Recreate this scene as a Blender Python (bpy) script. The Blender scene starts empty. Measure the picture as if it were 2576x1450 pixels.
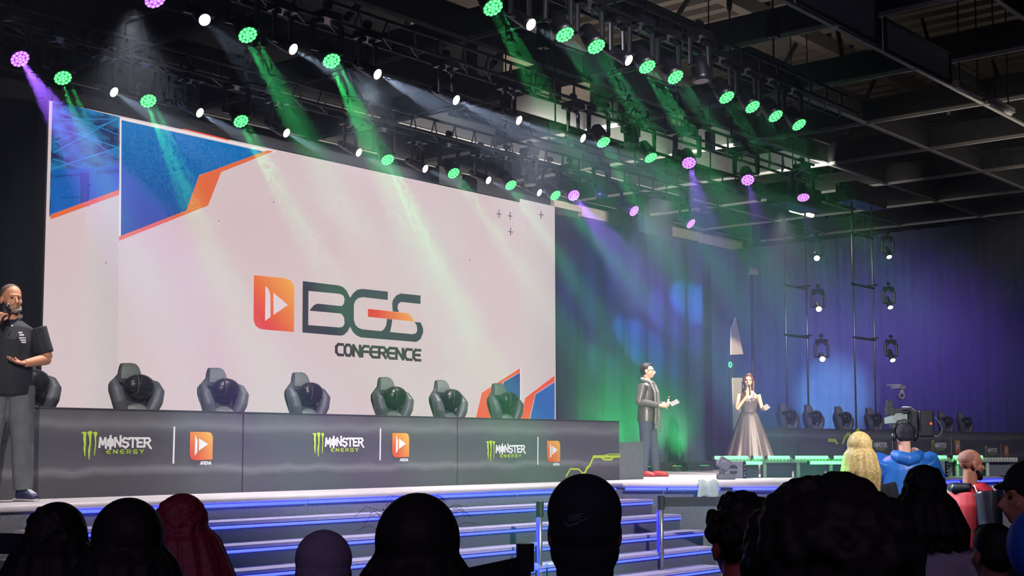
import bpy, bmesh, math, random
from mathutils import Vector, Matrix, Euler
from mathutils.geometry import tessellate_polygon
random.seed(7)
SC = bpy.context.scene
COL = SC.collection
# ---------------------------------------------------------------- camera
F, CX, CY, EYE = 3370.0, 1288.0, 847.0, 1.67
PITCH = math.atan((1123 - CY) / F)
cd = bpy.data.cameras.new('camera')
cam = bpy.data.objects.new('camera', cd)
COL.objects.link(cam)
cam.location = (0, 0, EYE)
cam.rotation_euler = (math.pi / 2 + PITCH, 0, 0)
cd.sensor_width = 36.0
cd.lens = F / 2576 * 36
cd.shift_y = (CY - 725) / 2576
cd.clip_start = 0.05
cd.clip_end = 200
SC.camera = cam
# ---------------------------------------------------------------- colour management, world
SC.view_settings.view_transform = 'Standard'
SC.view_settings.look = 'None'
SC.view_settings.exposure = 0.0
SC.view_settings.gamma = 1.0
SC.view_settings.use_curve_mapping = False
SC.cycles.use_denoising = True
SC.cycles.max_bounces = 3
SC.cycles.diffuse_bounces = 2
SC.cycles.glossy_bounces = 1
SC.cycles.transmission_bounces = 2
SC.cycles.volume_bounces = 0
SC.cycles.transparent_max_bounces = 8
SC.cycles.sample_clamp_indirect = 4
SC.cycles.use_adaptive_sampling = True
SC.cycles.adaptive_threshold = .06
SC.cycles.adaptive_min_samples = 12
SC.cycles.light_sampling_threshold = .03
wd = bpy.data.worlds.new('world'); SC.world = wd; wd.use_nodes = True
wd.node_tree.nodes['Background'].inputs[0].default_value = (0.25, 0.3, 0.6, 1)
wd.node_tree.nodes['Background'].inputs[1].default_value = 0.035

def px_ray(x, y):
    a = (x - CX) / F; b = -(y - CY) / F
    c, s = math.cos(PITCH), math.sin(PITCH)
    return Vector((a, c - b * s, s + b * c))
O = Vector((0, 0, EYE))
def on_z(x, y, z):
    r = px_ray(x, y); return O + r * ((z - EYE) / r.z)
def at_y(x, y, Y):
    r = px_ray(x, y); return O + r * (Y / r.y)
_r = px_ray(4140, 1123); _l = math.hypot(_r.x, _r.y)
D1 = Vector((_r.x / _l, _r.y / _l, 0)); NN = Vector((-D1.y, D1.x, 0))   # along the stage / away behind the stage
TH = math.atan2(D1.y, D1.x)
def on_p(x, y, p):
    r = px_ray(x, y); return O + r * (p / r.dot(NN))
def on_s(x, y, s):
    r = px_ray(x, y); return O + r * (s / r.dot(D1))
def W(s, p, z): v = D1 * s + NN * p; v.z = z; return v
def sz(x, y, p=10.95):
    v = on_p(x, y, p); return v.dot(D1), v.z

# ---------------------------------------------------------------- lights
def lamp(kind, name, loc, energy, color, parent=None, aim=None, spot=None, blend=.3, size=.1, sx=1, sy=1):
    l = bpy.data.lights.new(name, kind); l.energy = energy; l.color = color
    if kind == 'SPOT':
        l.spot_size = math.radians(spot); l.spot_blend = blend; l.shadow_soft_size = size
    elif kind == 'AREA':
        l.shape = 'RECTANGLE'; l.size = sx; l.size_y = sy
    else: l.shadow_soft_size = size
    o = bpy.data.objects.new(name, l); COL.objects.link(o)
    o.location = loc
    if aim is not None:
        o.rotation_euler = (Vector(aim) - Vector(loc)).to_track_quat('-Z', 'Y').to_euler()
    if parent: o.parent = parent
    return o
# front-of-house profiles lighting the stage from the audience side
WARM = (1, .86, .72)
lamp('SPOT', 'front_spot', (5.5, 6.0, 6.2), 12500, WARM, aim=(2.2, 20.9, 2.1), spot=8, blend=.6)
lamp('SPOT', 'front_spot', (9.0, 9.0, 6.4), 34000, WARM, aim=(4.1, 22.8, 2.1), spot=8.5, blend=.6)
lamp('SPOT', 'front_spot', (-1.5, 1.0, 6.0), 4000, (1, .92, .9), aim=(-4.1, 11.2, 2.2), spot=20, blend=.7)
lamp('SPOT', 'front_spot', (5.0, 4.0, 6.6), 8500, (.95, .9, 1), aim=(0.0, 16.5, 1.2), spot=44, blend=.8)
lamp('SPOT', 'front_spot', (11.0, 8.0, 6.6), 6500, (.95, .9, 1), aim=(9.5, 27, 1.4), spot=40, blend=.8)
for _s, _p, _e in ((7, 10.5, 1100), (10, 10.5, 1300), (13, 10.6, 1500), (16.8, 11.3, 2600), (20.5, 11.2, 1100)):  # added top spots without fixtures, put in to brighten the deck
    lamp('SPOT', 'deck_fill', W(_s, _p, 5.7), _e, (1, .93, .95), aim=W(_s, _p - .2, 1.2), spot=75, blend=.9, size=.1)
lamp('AREA', 'hall_fill', (0, -4, 6), 120, (.75, .55, 1), aim=(1, 5, 1.2), sx=12, sy=3)  # unseen area fill added behind the audience to lift their backs
# unseen fill lamps added above the drapes to brighten the hall wall and roof
lamp('AREA', 'hall_fill', W(27, 16.9, 8.7), 1300, (1, .93, .82), aim=W(29, 24.4, 10.4), sx=9, sy=.3)
lamp('AREA', 'hall_fill', W(34, 9.5, 8.4), 260, (1, .9, .75), aim=W(34, 9.6, 12), sx=14, sy=6)

# ---------------------------------------------------------------- materials
def lin(c): return tuple(((v / 255 + .055) / 1.055) ** 2.4 if v / 255 > .04045 else v / 255 / 12.92 for v in c)
MATS = {}
def mat(name, rgb, rough=.6, metal=0, emit=0, noise=.12, nscale=30, bump=0, spec=.5):
    if name in MATS: return MATS[name]
    m = bpy.data.materials.new(name); m.use_nodes = True; MATS[name] = m
    nt = m.node_tree; b = nt.nodes['Principled BSDF']; c = lin(rgb)
    b.inputs['Roughness'].default_value = rough; b.inputs['Metallic'].default_value = metal
    b.inputs['Specular IOR Level'].default_value = spec
    if emit:
        b.inputs['Base Color'].default_value = (.02, .02, .02, 1)
        b.inputs['Emission Color'].default_value = (*c, 1); b.inputs['Emission Strength'].default_value = emit
        return m
    tc = nt.nodes.new('ShaderNodeTexCoord'); n = nt.nodes.new('ShaderNodeTexNoise')
    n.inputs['Scale'].default_value = nscale; n.inputs['Detail'].default_value = 3
    nt.links.new(tc.outputs['Object'], n.inputs['Vector'])
    r = nt.nodes.new('ShaderNodeValToRGB'); nt.links.new(n.outputs['Fac'], r.inputs['Fac'])
    r.color_ramp.elements[0].position = .3; r.color_ramp.elements[1].position = .7
    r.color_ramp.elements[0].color = (*[v * (1 - noise) for v in c], 1)
    r.color_ramp.elements[1].color = (*[min(1, v * (1 + noise)) for v in c], 1)
    nt.links.new(r.outputs['Color'], b.inputs['Base Color'])
    if bump:
        bp = nt.nodes.new('ShaderNodeBump'); bp.inputs['Strength'].default_value = bump
        nt.links.new(n.outputs['Fac'], bp.inputs['Height']); nt.links.new(bp.outputs['Normal'], b.inputs['Normal'])
    return m
def grad_mat(name, c0, c1, emit, axis=(1, 0, 1)):
    if name in MATS: return MATS[name]
    m = bpy.data.materials.new(name); m.use_nodes = True; MATS[name] = m
    nt = m.node_tree; b = nt.nodes['Principled BSDF']
    tc = nt.nodes.new('ShaderNodeTexCoord'); d = nt.nodes.new('ShaderNodeVectorMath'); d.operation = 'DOT_PRODUCT'
    nt.links.new(tc.outputs['Generated'], d.inputs[0]); t = sum(abs(a) for a in axis)
    d.inputs[1].default_value = tuple(a / t for a in axis)
    r = nt.nodes.new('ShaderNodeValToRGB'); nt.links.new(d.outputs['Value'], r.inputs['Fac'])
    r.color_ramp.elements[0].color = (*lin(c0), 1); r.color_ramp.elements[1].color = (*lin(c1), 1)
    r.color_ramp.elements[0].position = .2; r.color_ramp.elements[1].position = .9
    if emit:
        b.inputs['Base Color'].default_value = (.02, .02, .02, 1)
        nt.links.new(r.outputs['Color'], b.inputs['Emission Color']); b.inputs['Emission Strength'].default_value = emit
    else: nt.links.new(r.outputs['Color'], b.inputs['Base Color'])
    return m
BLK = mat('black_plastic', (26, 26, 30), .45)
BLKM = mat('black_metal', (30, 30, 34), .4, .6)
ALU = mat('aluminium', (150, 150, 155), .35, .9)
DKSTEEL = mat('dark_painted_steel', (26, 27, 31), .5, .3)

# ---------------------------------------------------------------- mesh helpers
class MB:
    def __init__(s): s.v = []; s.f = []; s.m = []
    def add(s, vs, fs, mi=0):
        n = len(s.v); s.v += [Vector(v) for v in vs]; s.f += [tuple(n + i for i in f) for f in fs]; s.m += [mi] * len(fs); return s
    def box(s, a, b, mi=0, M=None):
        x0, y0, z0 = a; x1, y1, z1 = b
        vs = [Vector(v) for v in ((x0,y0,z0),(x1,y0,z0),(x1,y1,z0),(x0,y1,z0),(x0,y0,z1),(x1,y0,z1),(x1,y1,z1),(x0,y1,z1))]
        if M: vs = [M @ v for v in vs]
        return s.add(vs, [(0,3,2,1),(4,5,6,7),(0,1,5,4),(1,2,6,5),(2,3,7,6),(3,0,4,7)], mi)
    def tube(s, pts, rad, n=10, mi=0, ref=None, cap=True):
        pts = [Vector(p) for p in pts]
        if not isinstance(rad, (list,)): rad = [rad] * len(pts)
        rings = []; up = Vector(ref) if ref else None
        L = len(pts)
        for i, p in enumerate(pts):
            t = (pts[min(i + 1, L - 1)] - pts[max(i - 1, 0)])
            t = t.normalized() if t.length > 1e-9 else Vector((0, 0, 1))
            if up is None: up = Vector((1, 0, 0)) if abs(t.x) < .8 else Vector((0, 1, 0))
            a = (up - t * up.dot(t)); a = a.normalized() if a.length > 1e-6 else t.orthogonal().normalized()
            b = t.cross(a); up = a
            r = rad[i]; ra, rb = r if isinstance(r, tuple) else (r, r)
            rings.append([p + a * (ra * math.cos(2 * math.pi * k / n)) + b * (rb * math.sin(2 * math.pi * k / n)) for k in range(n)])
        vs = [v for r in rings for v in r]; fs = []
        for i in range(L - 1):
            for k in range(n):
                fs.append((i*n+k, i*n+(k+1) % n, (i+1)*n+(k+1) % n, (i+1)*n+k))
        if cap: fs.append(tuple(range(n - 1, -1, -1))); fs.append(tuple((L-1)*n + k for k in range(n)))
        return s.add(vs, fs, mi)
    def ball(s, c, r, nu=14, nv=9, mi=0, M=None):
        c = Vector(c); r = (r, r, r) if not isinstance(r, tuple) else r
        vs = [Vector((0, 0, -r[2]))]
        for j in range(1, nv):
            ph = -math.pi / 2 + math.pi * j / nv
            for i in range(nu):
                a = 2 * math.pi * i / nu; vs.append(Vector((r[0]*math.cos(a)*math.cos(ph), r[1]*math.sin(a)*math.cos(ph), r[2]*math.sin(ph))))
        vs.append(Vector((0, 0, r[2])))
        if M: vs = [M @ v for v in vs]
        vs = [v + c for v in vs]; fs = []
        for i in range(nu): fs.append((0, 1 + (i + 1) % nu, 1 + i))
        for j in range(nv - 2):
            for i in range(nu):
                a = 1 + j*nu; fs.append((a+i, a+(i+1) % nu, a+nu+(i+1) % nu, a+nu+i))
        a = 1 + (nv - 2)*nu
        for i in range(nu): fs.append((a+i, a+(i+1) % nu, len(vs) - 1))
        return s.add(vs, fs, mi)
    def prism(s, poly, t, mi=0, holes=()):     # poly: 3D points in a plane, t: thickness vector
        poly = [Vector(p) for p in poly]; hs = [[Vector(p) for p in h] for h in holes]
        tris = tessellate_polygon([poly] + hs); allp = poly + [p for h in hs for p in h]; n = len(allp)
        t = Vector(t); vs = allp + [p + t for p in allp]
        fs = [tuple(x) for x in tris] + [tuple(i + n for i in reversed(x)) for x in tris]
        off = 0
        for lp in [poly] + hs:
            L = len(lp)
            for i in range(L): fs.append((off+i, off+(i+1) % L, n+off+(i+1) % L, n+off+i))
            off += L
        return s.add(vs, fs, mi)
    def xf(s, M): s.v = [M @ v for v in s.v]; return s
def tagp(o, label=None, cat=None, group=None, kind=None):
    if label: o['label'] = label
    if cat: o['category'] = cat
    if group: o['group'] = group
    if kind: o['kind'] = kind
    return o
def obj(name, mb, m, parent=None, smooth=False, loc=None, bevel=0, fix=True):
    me = bpy.data.meshes.new(name); me.from_pydata([tuple(v) for v in mb.v], [], mb.f); me.update()
    ms = m if isinstance(m, (list, tuple)) else [m]
    for x in ms: me.materials.append(x)
    if len(ms) > 1:
        for p, i in zip(me.polygons, mb.m): p.material_index = i
    if fix:
        bm = bmesh.new(); bm.from_mesh(me); bmesh.ops.recalc_face_normals(bm, faces=bm.faces)
        bm.to_mesh(me); bm.free()
    if smooth:
        for p in me.polygons: p.use_smooth = True
    o = bpy.data.objects.new(name, me); COL.objects.link(o)
    if loc: o.location = loc
    if parent: o.parent = parent
    if bevel:
        b = o.modifiers.new('bevel', 'BEVEL'); b.width = bevel; b.segments = 2; b.limit_method = 'ANGLE'
    return o
def organic(name, mb, m, parent=None, voxel=.008, smooth=2):
    o = obj(name, mb, m, parent, fix=False)
    r = o.modifiers.new('r', 'REMESH'); r.mode = 'VOXEL'; r.voxel_size = voxel
    if smooth:
        s = o.modifiers.new('s', 'SMOOTH'); s.factor = .5; s.iterations = smooth
    dg = bpy.context.evaluated_depsgraph_get(); dg.update()
    me = bpy.data.meshes.new_from_object(o.evaluated_get(dg))
    o.modifiers.clear(); old = o.data; o.data = me; bpy.data.meshes.remove(old)
    me.name = name
    for p in me.polygons: p.use_smooth = True
    if not me.materials: me.materials.append(m)
    return o
def thing(name, label, cat, loc=(0, 0, 0), rot=0, group=None):
    o = bpy.data.objects.new(name, None); COL.objects.link(o); o.empty_display_size = .1
    o.location = loc; o.rotation_euler = (0, 0, rot)
    return tagp(o, label, cat, group)
def dup(root, loc, rot, label, group=None):
    r = root.copy(); COL.objects.link(r); r.location = loc; r.rotation_euler = (0, 0, rot); r['label'] = label
    if group: r['group'] = group
    for ch in list(root.children):
        c = ch.copy(); COL.objects.link(c); c.parent = r
        for g in list(ch.children):
            d = g.copy(); COL.objects.link(d); d.parent = c
    return r
ORD = ['first', 'second', 'third', 'fourth', 'fifth', 'sixth', 'seventh', 'eighth', 'ninth', 'tenth', 'eleventh', 'twelfth']
HAZE = .0085
# ================================================================ the hall
def stage_thing(name, label, cat, s, p, z, group=None): return thing(name, label, cat, W(s, p, z), TH, group)
def struct(name, mb, m, **k):
    o = obj(name, mb, m, **k); o['kind'] = 'structure'; return o
def swrap(o, s=0, p=0, z=0): o.location = W(s, p, z); o.rotation_euler = (0, 0, TH); return o
floor_m = mat('hall_floor', (40, 40, 44), .7, nscale=3)
struct('floor', MB().box((-25, -12, -.2), (45, 62, 0)), floor_m)
roof = MB(); roof.box((-6, -12, 13.5), (77, 30, 13.7))
for k in range(118): s = -5 + k * .7; roof.box((s, -12, 13.2), (s + .28, 30, 13.5))
for k in range(8): roof.box((-6, -10 + k * 5.4, 12.8), (77, -9.7 + k * 5.4, 13.2))
swrap(struct('ceiling', roof, mat('roof_deck', (62, 54, 48), .8)))
PANEL = mat('hall_wall_panel', (168, 154, 142), .7, noise=.08, nscale=2)
swrap(struct('wall_back', MB().box((-6, 24.6, 0), (77, 24.8, 13.5)), mat('hall_wall', (34, 33, 36), .8)))
swrap(struct('wall_right', MB().box((77, -12, 0), (77.2, 30, 13.5)), mat('hall_wall', (34, 33, 36), .8)))
nt = 0
def trim(mb, m, **k):
    global nt; nt += 1
    return swrap(struct('trim_%d' % nt, mb, m, **k))
# pale cladding panels of the hall wall between dark columns
for x0, x1, y0, y1 in [(1391, 1458, 455, 520), (1460, 1544, 470, 545), (1578, 1618, 500, 580), (1668, 1758, 478, 590), (1761, 1880, 500, 612), (1904, 1938, 570, 613), (1980, 2030, 572, 600), (1385, 1560, 425, 445),
    (1250, 1500, 92, 120), (1250, 1480, 130, 195), (1163, 1195, 100, 230), (1030, 1050, 40, 160), (1255, 1440, 300, 330), (1310, 1380, 235, 262), (1255, 1420, 360, 425), (1163, 1198, 290, 385), (1064, 1112, 362, 430), (1166, 1200, 388, 450),
    (1585, 1614, 245, 280), (1662, 1715, 225, 300), (1585, 1615, 405, 445), (1745, 1880, 375, 420), (1910, 1962, 350, 385), (1978, 2100, 345, 392), (2130, 2180, 405, 450), (2221, 2290, 425, 455), (2030, 2100, 498, 545), (2155, 2186, 500, 545), (2260, 2330, 508, 556), (2350, 2382, 505, 550)]:
    a_, b_ = on_p(x0, y0, 24.5), on_p(x1, y0, 24.5); zb = on_p(x0, y1, 24.5).z
    trim(MB().box((a_.dot(D1), 24.45, max(1, zb)), (b_.dot(D1), 24.59, min(13.4, a_.z))), PANEL)
BEAM = mat('roof_steel', (20, 20, 24), .6, .2, noise=.2)
FLG = mat('pale_steel_lit_edge', (120, 118, 118), .5, .2)  # beams' lit lower edge put into a paler colour; batten housings share it
for k in range(8):      # beams along the stage
    p = 5.05 + k * 2.7; b = MB(); b.box((-4, p - .02, 9.0), (70, p + .02, 9.5)); b.box((-4, p - .12, 9.47), (70, p + .12, 9.5))
    b.box((-4, p - .045, 8.96), (70, p + .045, 9.0), 1)
    if k > 4:
        b = MB(); b.box((-4, p - .1, 9.0), (70, p + .1, 9.5)); b.box((-4, p - .03, 8.97), (70, p + .03, 9.0), 1)
    trim(b, [BEAM, FLG])
for k in range(21):     # cross beams
    s = .05 + k * 3.5; b = MB(); b.box((s - .1, -6, 9.02), (s + .1, 24.2, 9.5)); b.box((s - .035, -6, 8.95), (s + .035, 24.2, 9.02), 1)
    trim(b, [BEAM, FLG])
for x, w in [(1120, .9), (1220, 1.1), (1562, .7), (1643, 1.6), (1895, .8), (1955, 1.3), (2110, 1.0), (2200, 1.5), (2320, 1.2)]:
    s = on_p(x, 500, 24.0).dot(D1); trim(MB().box((s - w / 2, 23.8, 5.0 if x < 1800 else 8.3), (s + w / 2, 24.2, 12.8)), BEAM)
for s in (16.2, 20.2, 24.6, 30, 35):   # diagonal roof bracing
    b = MB(); b.tube([(s, 17.6, 9.4), (s + 3.2, 17.6, 12.9)], .07, 6); b.tube([(s, 12, 9.4), (s + 3.4, 14, 12.9)], .05, 6); trim(b, BEAM)
# hanging light grey baffle panels and tubular roof pieces
def local_poly(pxs, p, s0, p0, z0):
    out = []
    for x, y in pxs:
        v = on_p(x, y, p); out.append((v.dot(D1) - s0, v.dot(NN) - p0, v.z - z0))
    return out
PALE = mat('baffle_fabric', (158, 158, 160), .8, noise=.05)
v = on_z(2220, 110, 8.5); BP = v.dot(NN)
for i, (q, lab) in enumerate([([(2007, 5), (1985, -60), (2203, -25), (2203, 108)], 'grey hanging fabric panel under the roof cut by the top frame edge'),
                              ([(2226, 48), (2388, 134), (2391, 208), (2228, 127)], 'grey hanging fabric panel under the roof with its end in full view')]):
    v = on_p(q[0][0], q[0][1], BP); s0, z0 = v.dot(D1), v.z
    t = stage_thing('hanging_panel', lab, 'panel', s0, BP, z0, 'grey panels hanging under the roof')
    pl = local_poly(q, BP, s0, BP, z0); obj('panel_face', MB().prism(pl, (0, .06, 0)), PALE, t)
    fr = MB()
    for a, b in zip(pl, pl[1:] + pl[:1]): fr.tube([a, b], .035, 6)
    obj('frame', fr, BEAM, t)
    hb = MB()
    for a in (pl[1], pl[2]) if i else (pl[2],): hb.tube([a, (a[0], a[1], 9.0 - z0)], .02, 6)
    if i: hb.tube([pl[0], (pl[0][0], pl[0][1], 9.0 - z0)], .02, 6)
    obj('hanger', hb, BEAM, t)
# roof light battens
def batten(x0, y0, x1, y1, p, lab, lit, r=.05):
    a, b = on_p(x0, y0, p), on_p(x1, y1, p); t = thing('batten_light', lab, 'light', a, TH, 'long battens up in the roof')
    d = Vector(((b - a).dot(D1), (b - a).dot(NN), b.z - a.z)); e = d.normalized()
    obj('housing', MB().box((0, -.07, .03), (d.x, .07, .12)), FLG, t)
    obj('tube', MB().tube([(e * .08), d - e * .08], r, 8), mat('lit_tube', (255, 235, 190), emit=3) if lit else mat('unlit_tube', (175, 175, 178), .3), t, smooth=True)
    hg = MB(); hg.tube([(.2, 0, .1), (.2, 0, 12.9 - a.z)], .015, 5); hg.tube([(d.x - .2, 0, .1), (d.x - .2, 0, 12.9 - a.z)], .015, 5); obj('hanger', hg, BEAM, t)
    if lit: lamp('AREA', 'batten_lamp', (d.x / 2, 0, -.08), 18, (1, .88, .65), t, sx=abs(d.x), sy=.1)
batten(1986, 527, 2047, 543, 15.4, 'lit warm white batten light high behind the right lighting tower', True, .06)
batten(2404, 218, 2470, 249, 9.6, 'unlit pale batten tube beside the hanging grey panel, nearer one', False, .05)
batten(2494, 262, 2546, 287, 9.6, 'unlit pale batten tube near right frame edge in the roof', False, .05)

# ================================================================ stage
DECK = mat('stage_deck', (176, 170, 174), .55, noise=.06, nscale=6)
CARPET = mat('grey_carpet', (96, 97, 101), .95, noise=.25, nscale=60, bump=.3)
E0 = W(3.0, 9.95, 0); E1 = W(14.42, 10.0, 0)
E1 = Vector((1.40, 17.20, 0)); E2 = Vector((3.42, 17.20, 0)); E3 = Vector((7.9, 21.6, 0)); E4 = E3 + D1 * (37.6 - E3.dot(D1))
E0 = E1 - D1 * 12
back = [W(37.6, 14.9, 0), W(1.5, 14.9, 0)]
outline = [E0, E1, E2, E3, E4] + back
st = thing('stage', 'raised grey carpeted stage with pale deck running under the screen and desks', 'stage', (0, 12, 0))
base = Vector((0, 12, 0))
obj('deck', MB().prism([v - base + Vector((0, 0, 1.14)) for v in outline], (0, 0, .06)), DECK, st)
cen = sum(outline, Vector()) / len(outline)
inner = []
for v in outline: inner.append(v + (cen - v).normalized() * .09 + NN * .02)
obj('fascia', MB().prism([v - base for v in inner], (0, 0, 1.14)), CARPET, st)
nz = MB()
for a, b in ((E0, E1), (E1, E2), (E2, E3), (E3, E4)): nz.tube([a - base + Vector((0, 0, 1.17)), b - base + Vector((0, 0, 1.17))], .032, 8)
obj('edge_trim', nz, DECK, st, smooth=True)
LED = mat('blue_led', (44, 56, 255), emit=6)
LEDG = mat('green_led', (90, 255, 120), emit=4.0)
def led(a, b, parent, r=.016, m=None, z=0, lampw=0, color=(0.05, .05, 1), out=None):
    a, b = Vector(a), Vector(b); obj('led_strip', MB().tube([a, b], r, 6), m or LED, parent, smooth=True)
off = Vector((0, 0, 1.125)) - base
segs = [(on_z(93, 1285, 1.125), E1 + D1 * -.05)]
s_edge = E1.dot(NN)
def on_edge(x):      # point on the straight left edge line seen at pixel column x
    r = px_ray(x, 1200); k = s_edge / r.dot(NN); v = r * k; v.z = 0; return v
for x0, x1 in ((93, 500), (505, 770), (775, 1080), (1085, 1300), (1304, 1545)):
    led(on_edge(x0) - base + Vector((0, 0, 1.125)) - NN * .02, on_edge(x1) - base + Vector((0, 0, 1.125)) - NN * .02, st, .016)
for a, b, u0, u1 in ((E1, E2, .02, .28), (E1, E2, .29, .62), (E1, E2, .70, .99), (E2, E3, .01, .2), (E2, E3, .22, .5), (E2, E3, .52, .75), (E2, E3, .77, .98)):
    n = (b - a).cross(Vector((0, 0, 1))).normalized() * .03
    led(a.lerp(b, u0) + off + n, a.lerp(b, u1) + off + n, st, .018)
# black skirt under the backdrop
# ---- staircase
t = stage_thing('staircase', 'wide flight of grey carpeted steps edged with glowing blue light strips', 'stairs', 12, 9.0, 0)
steps = [(9.70, 1.0, 93, 1640), (9.40, .81, 93, 1710), (9.10, .62, 93, 1768), (8.80, .44, 93, 1800), (8.50, .25, 93, 1812), (8.2, .08, 93, 1820)]
for p, z, x0, x1 in steps:
    a = on_p(x0, 1200, p).dot(D1) - 12; b = on_p(x1, 1300, p).dot(D1) - 12
    m = MB().box((a, p - 9.0, 0), (b, .95, z - .03))
    so = obj('step', m, mat('step_carpet', (66, 66, 74), .95, noise=.25, nscale=60, bump=.3), t)
    obj('nosing', MB().box((a, p - 9.0 - .02, z - .03), (b, p - 9 + .32, z)), mat('step_nosing', (140, 134, 150), .5), so)
    led((a + .03, p - 9.0 - .03, z - .05), (b - .03, p - 9.0 - .03, z - .05), so, .013)
# vertical blue light tubes at the foot of the stairs
for x, yt, Y in ((1352, 1303, 13.6), (1655, 1285, 15.7)):
    v = at_y(x, yt, Y); q = thing('light_tube', 'vertical blue light tube beside the %s barrier post' % ('left' if x < 1500 else 'right'), 'light', (v.x, v.y, 0), 0, 'vertical blue tubes at the stair foot')
    obj('tube', MB().tube([(0, 0, .05), (0, 0, v.z)], .016, 8), mat('blue_led_dim', (30, 30, 255), emit=2.5), q, smooth=True)
    obj('base', MB().box((-.06, -.06, 0), (.06, .06, .05)), BLKM, q)
for x, y, Y, w in ((1348, 1369, 13.4, .02), (1349, 1426, 13.0, .035), (1376, 1424, 13.0, .02)):
    v = at_y(x, y, Y); q = thing('spot_marker', 'tiny blue glowing lamp by the left barrier post, %s' % {1369: 'the highest', 1426: 'the lower left', 1424: 'the lower right'}[y], 'light', (v.x, v.y, 0))
    obj('bulb', MB().ball((0, 0, v.z), w, 8, 6), LED, q, smooth=True); obj('stem', MB().tube([(0, 0, 0), (0, 0, v.z)], .008, 6), BLKM, q)

# ---- backdrop drapes
DRAPE = mat('backdrop_cloth', (42, 54, 76), .85, noise=.1, nscale=4)
def drape(name, lab, p_or_s, a, b, z0, z1, along='s', n=220, amp=.035, m=DRAPE, notch=None):
    mb = MB(); k = int(n)
    for i in range(k + 1):
        u = a + (b - a) * i / k; d = amp * (math.sin(u * 9) + .5 * math.sin(u * 23 + 1))
        for z in (z0, z1):
            mb.v.append(Vector((u, d, z)) if along == 's' else Vector((d, u, z)))
    for i in range(k): mb.f.append((2*i, 2*i+2, 2*i+3, 2*i+1)); mb.m.append(0)
    o = obj(name, mb, m, fix=False, smooth=True)
    sm = o.modifiers.new('thickness', 'SOLIDIFY'); sm.thickness = .02
    if along == 's': swrap(o, 0, p_or_s, 0)
    else: swrap(o, p_or_s, 0, 0)
    tagp(o, lab, 'curtain'); return o
drape('backdrop_curtain', 'tall dark curtain behind the stage screen, catching blue and green light', 14.35, -1, 23.05, 1.22, 5.72)
drape('side_curtain', 'black curtain wall at far right behind the two lighting towers', 38, -6, 23.4, 0, 8.1, along='p', n=300)
# low black cable trough with tiny red lamps along the backdrop foot
t = stage_thing('footlight_trough', 'low black trough with tiny red lamps at the foot of the backdrop', 'trough', 20, 14.1, 1.2)
obj('trough_body', MB().box((-2.5, 0, 0), (3.0, .15, .17)), BLK, t)
for u in (-.2, .55, 1.5): obj('pilot_lamp', MB().ball((u, -.01, .1), .018, 8, 6), mat('red_pilot', (230, 60, 50), emit=1.2), t)
# pale panels put in for the lit hall wall seen through curtain gaps
WHT = mat('gap_panel', (196, 182, 160), .7, noise=.03)
def board(pxs, p, lab, foot=True):
    v = on_p(*pxs[0], p); xs = [on_p(*q, p) for q in pxs]; s0 = sum(w.dot(D1) for w in xs) / len(xs)
    t = stage_thing('gap_panel', lab, 'board', s0, p, 1.2)
    obj('board_face', MB().prism([(w.dot(D1) - s0, 0, w.z - 1.2) for w in xs], (0, .03, 0)), WHT, t)
    zb = max(w.z for w in xs) - 1.2 - .05
    obj('support', MB().tube([(0, .06, 0), (0, .06, zb)], .025, 6), BLKM, t)
board([(1851, 800), (1870, 892), (1840, 893), (1840, 831)], 13.9, 'pale pointed panel put in for a bright gap between the curtains above the woman')
board([(1844, 951), (1868, 951), (1868, 1085), (1848, 1085)], 13.9, 'pale upright panel put in for a bright curtain gap right behind the woman in the gown')
board([(1890, 676), (1904, 676), (1909, 691), (1885, 691)], 13.9, 'small pale trapezoid panel put in for the highest bright gap at the backdrop edge')
v = on_p(1837, 918, 13.8); t = stage_thing('camera_tally', 'small green ring lamp glowing beside the pointed pale panel', 'lamp', v.dot(D1), 13.8, 1.2)
mb = MB(); mb.tube([(.05 * math.cos(a), 0, v.z - 1.2 + .05 * math.sin(a)) for a in [k * math.pi / 6 for k in range(13)]], .014, 6, cap=False)
obj('ring', mb, mat('green_ring', (70, 240, 170), emit=1.3), t, fix=False); obj('stand', MB().tube([(0, .05, 0), (0, .02, v.z - 1.25)], .012, 6), BLKM, t)

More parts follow.
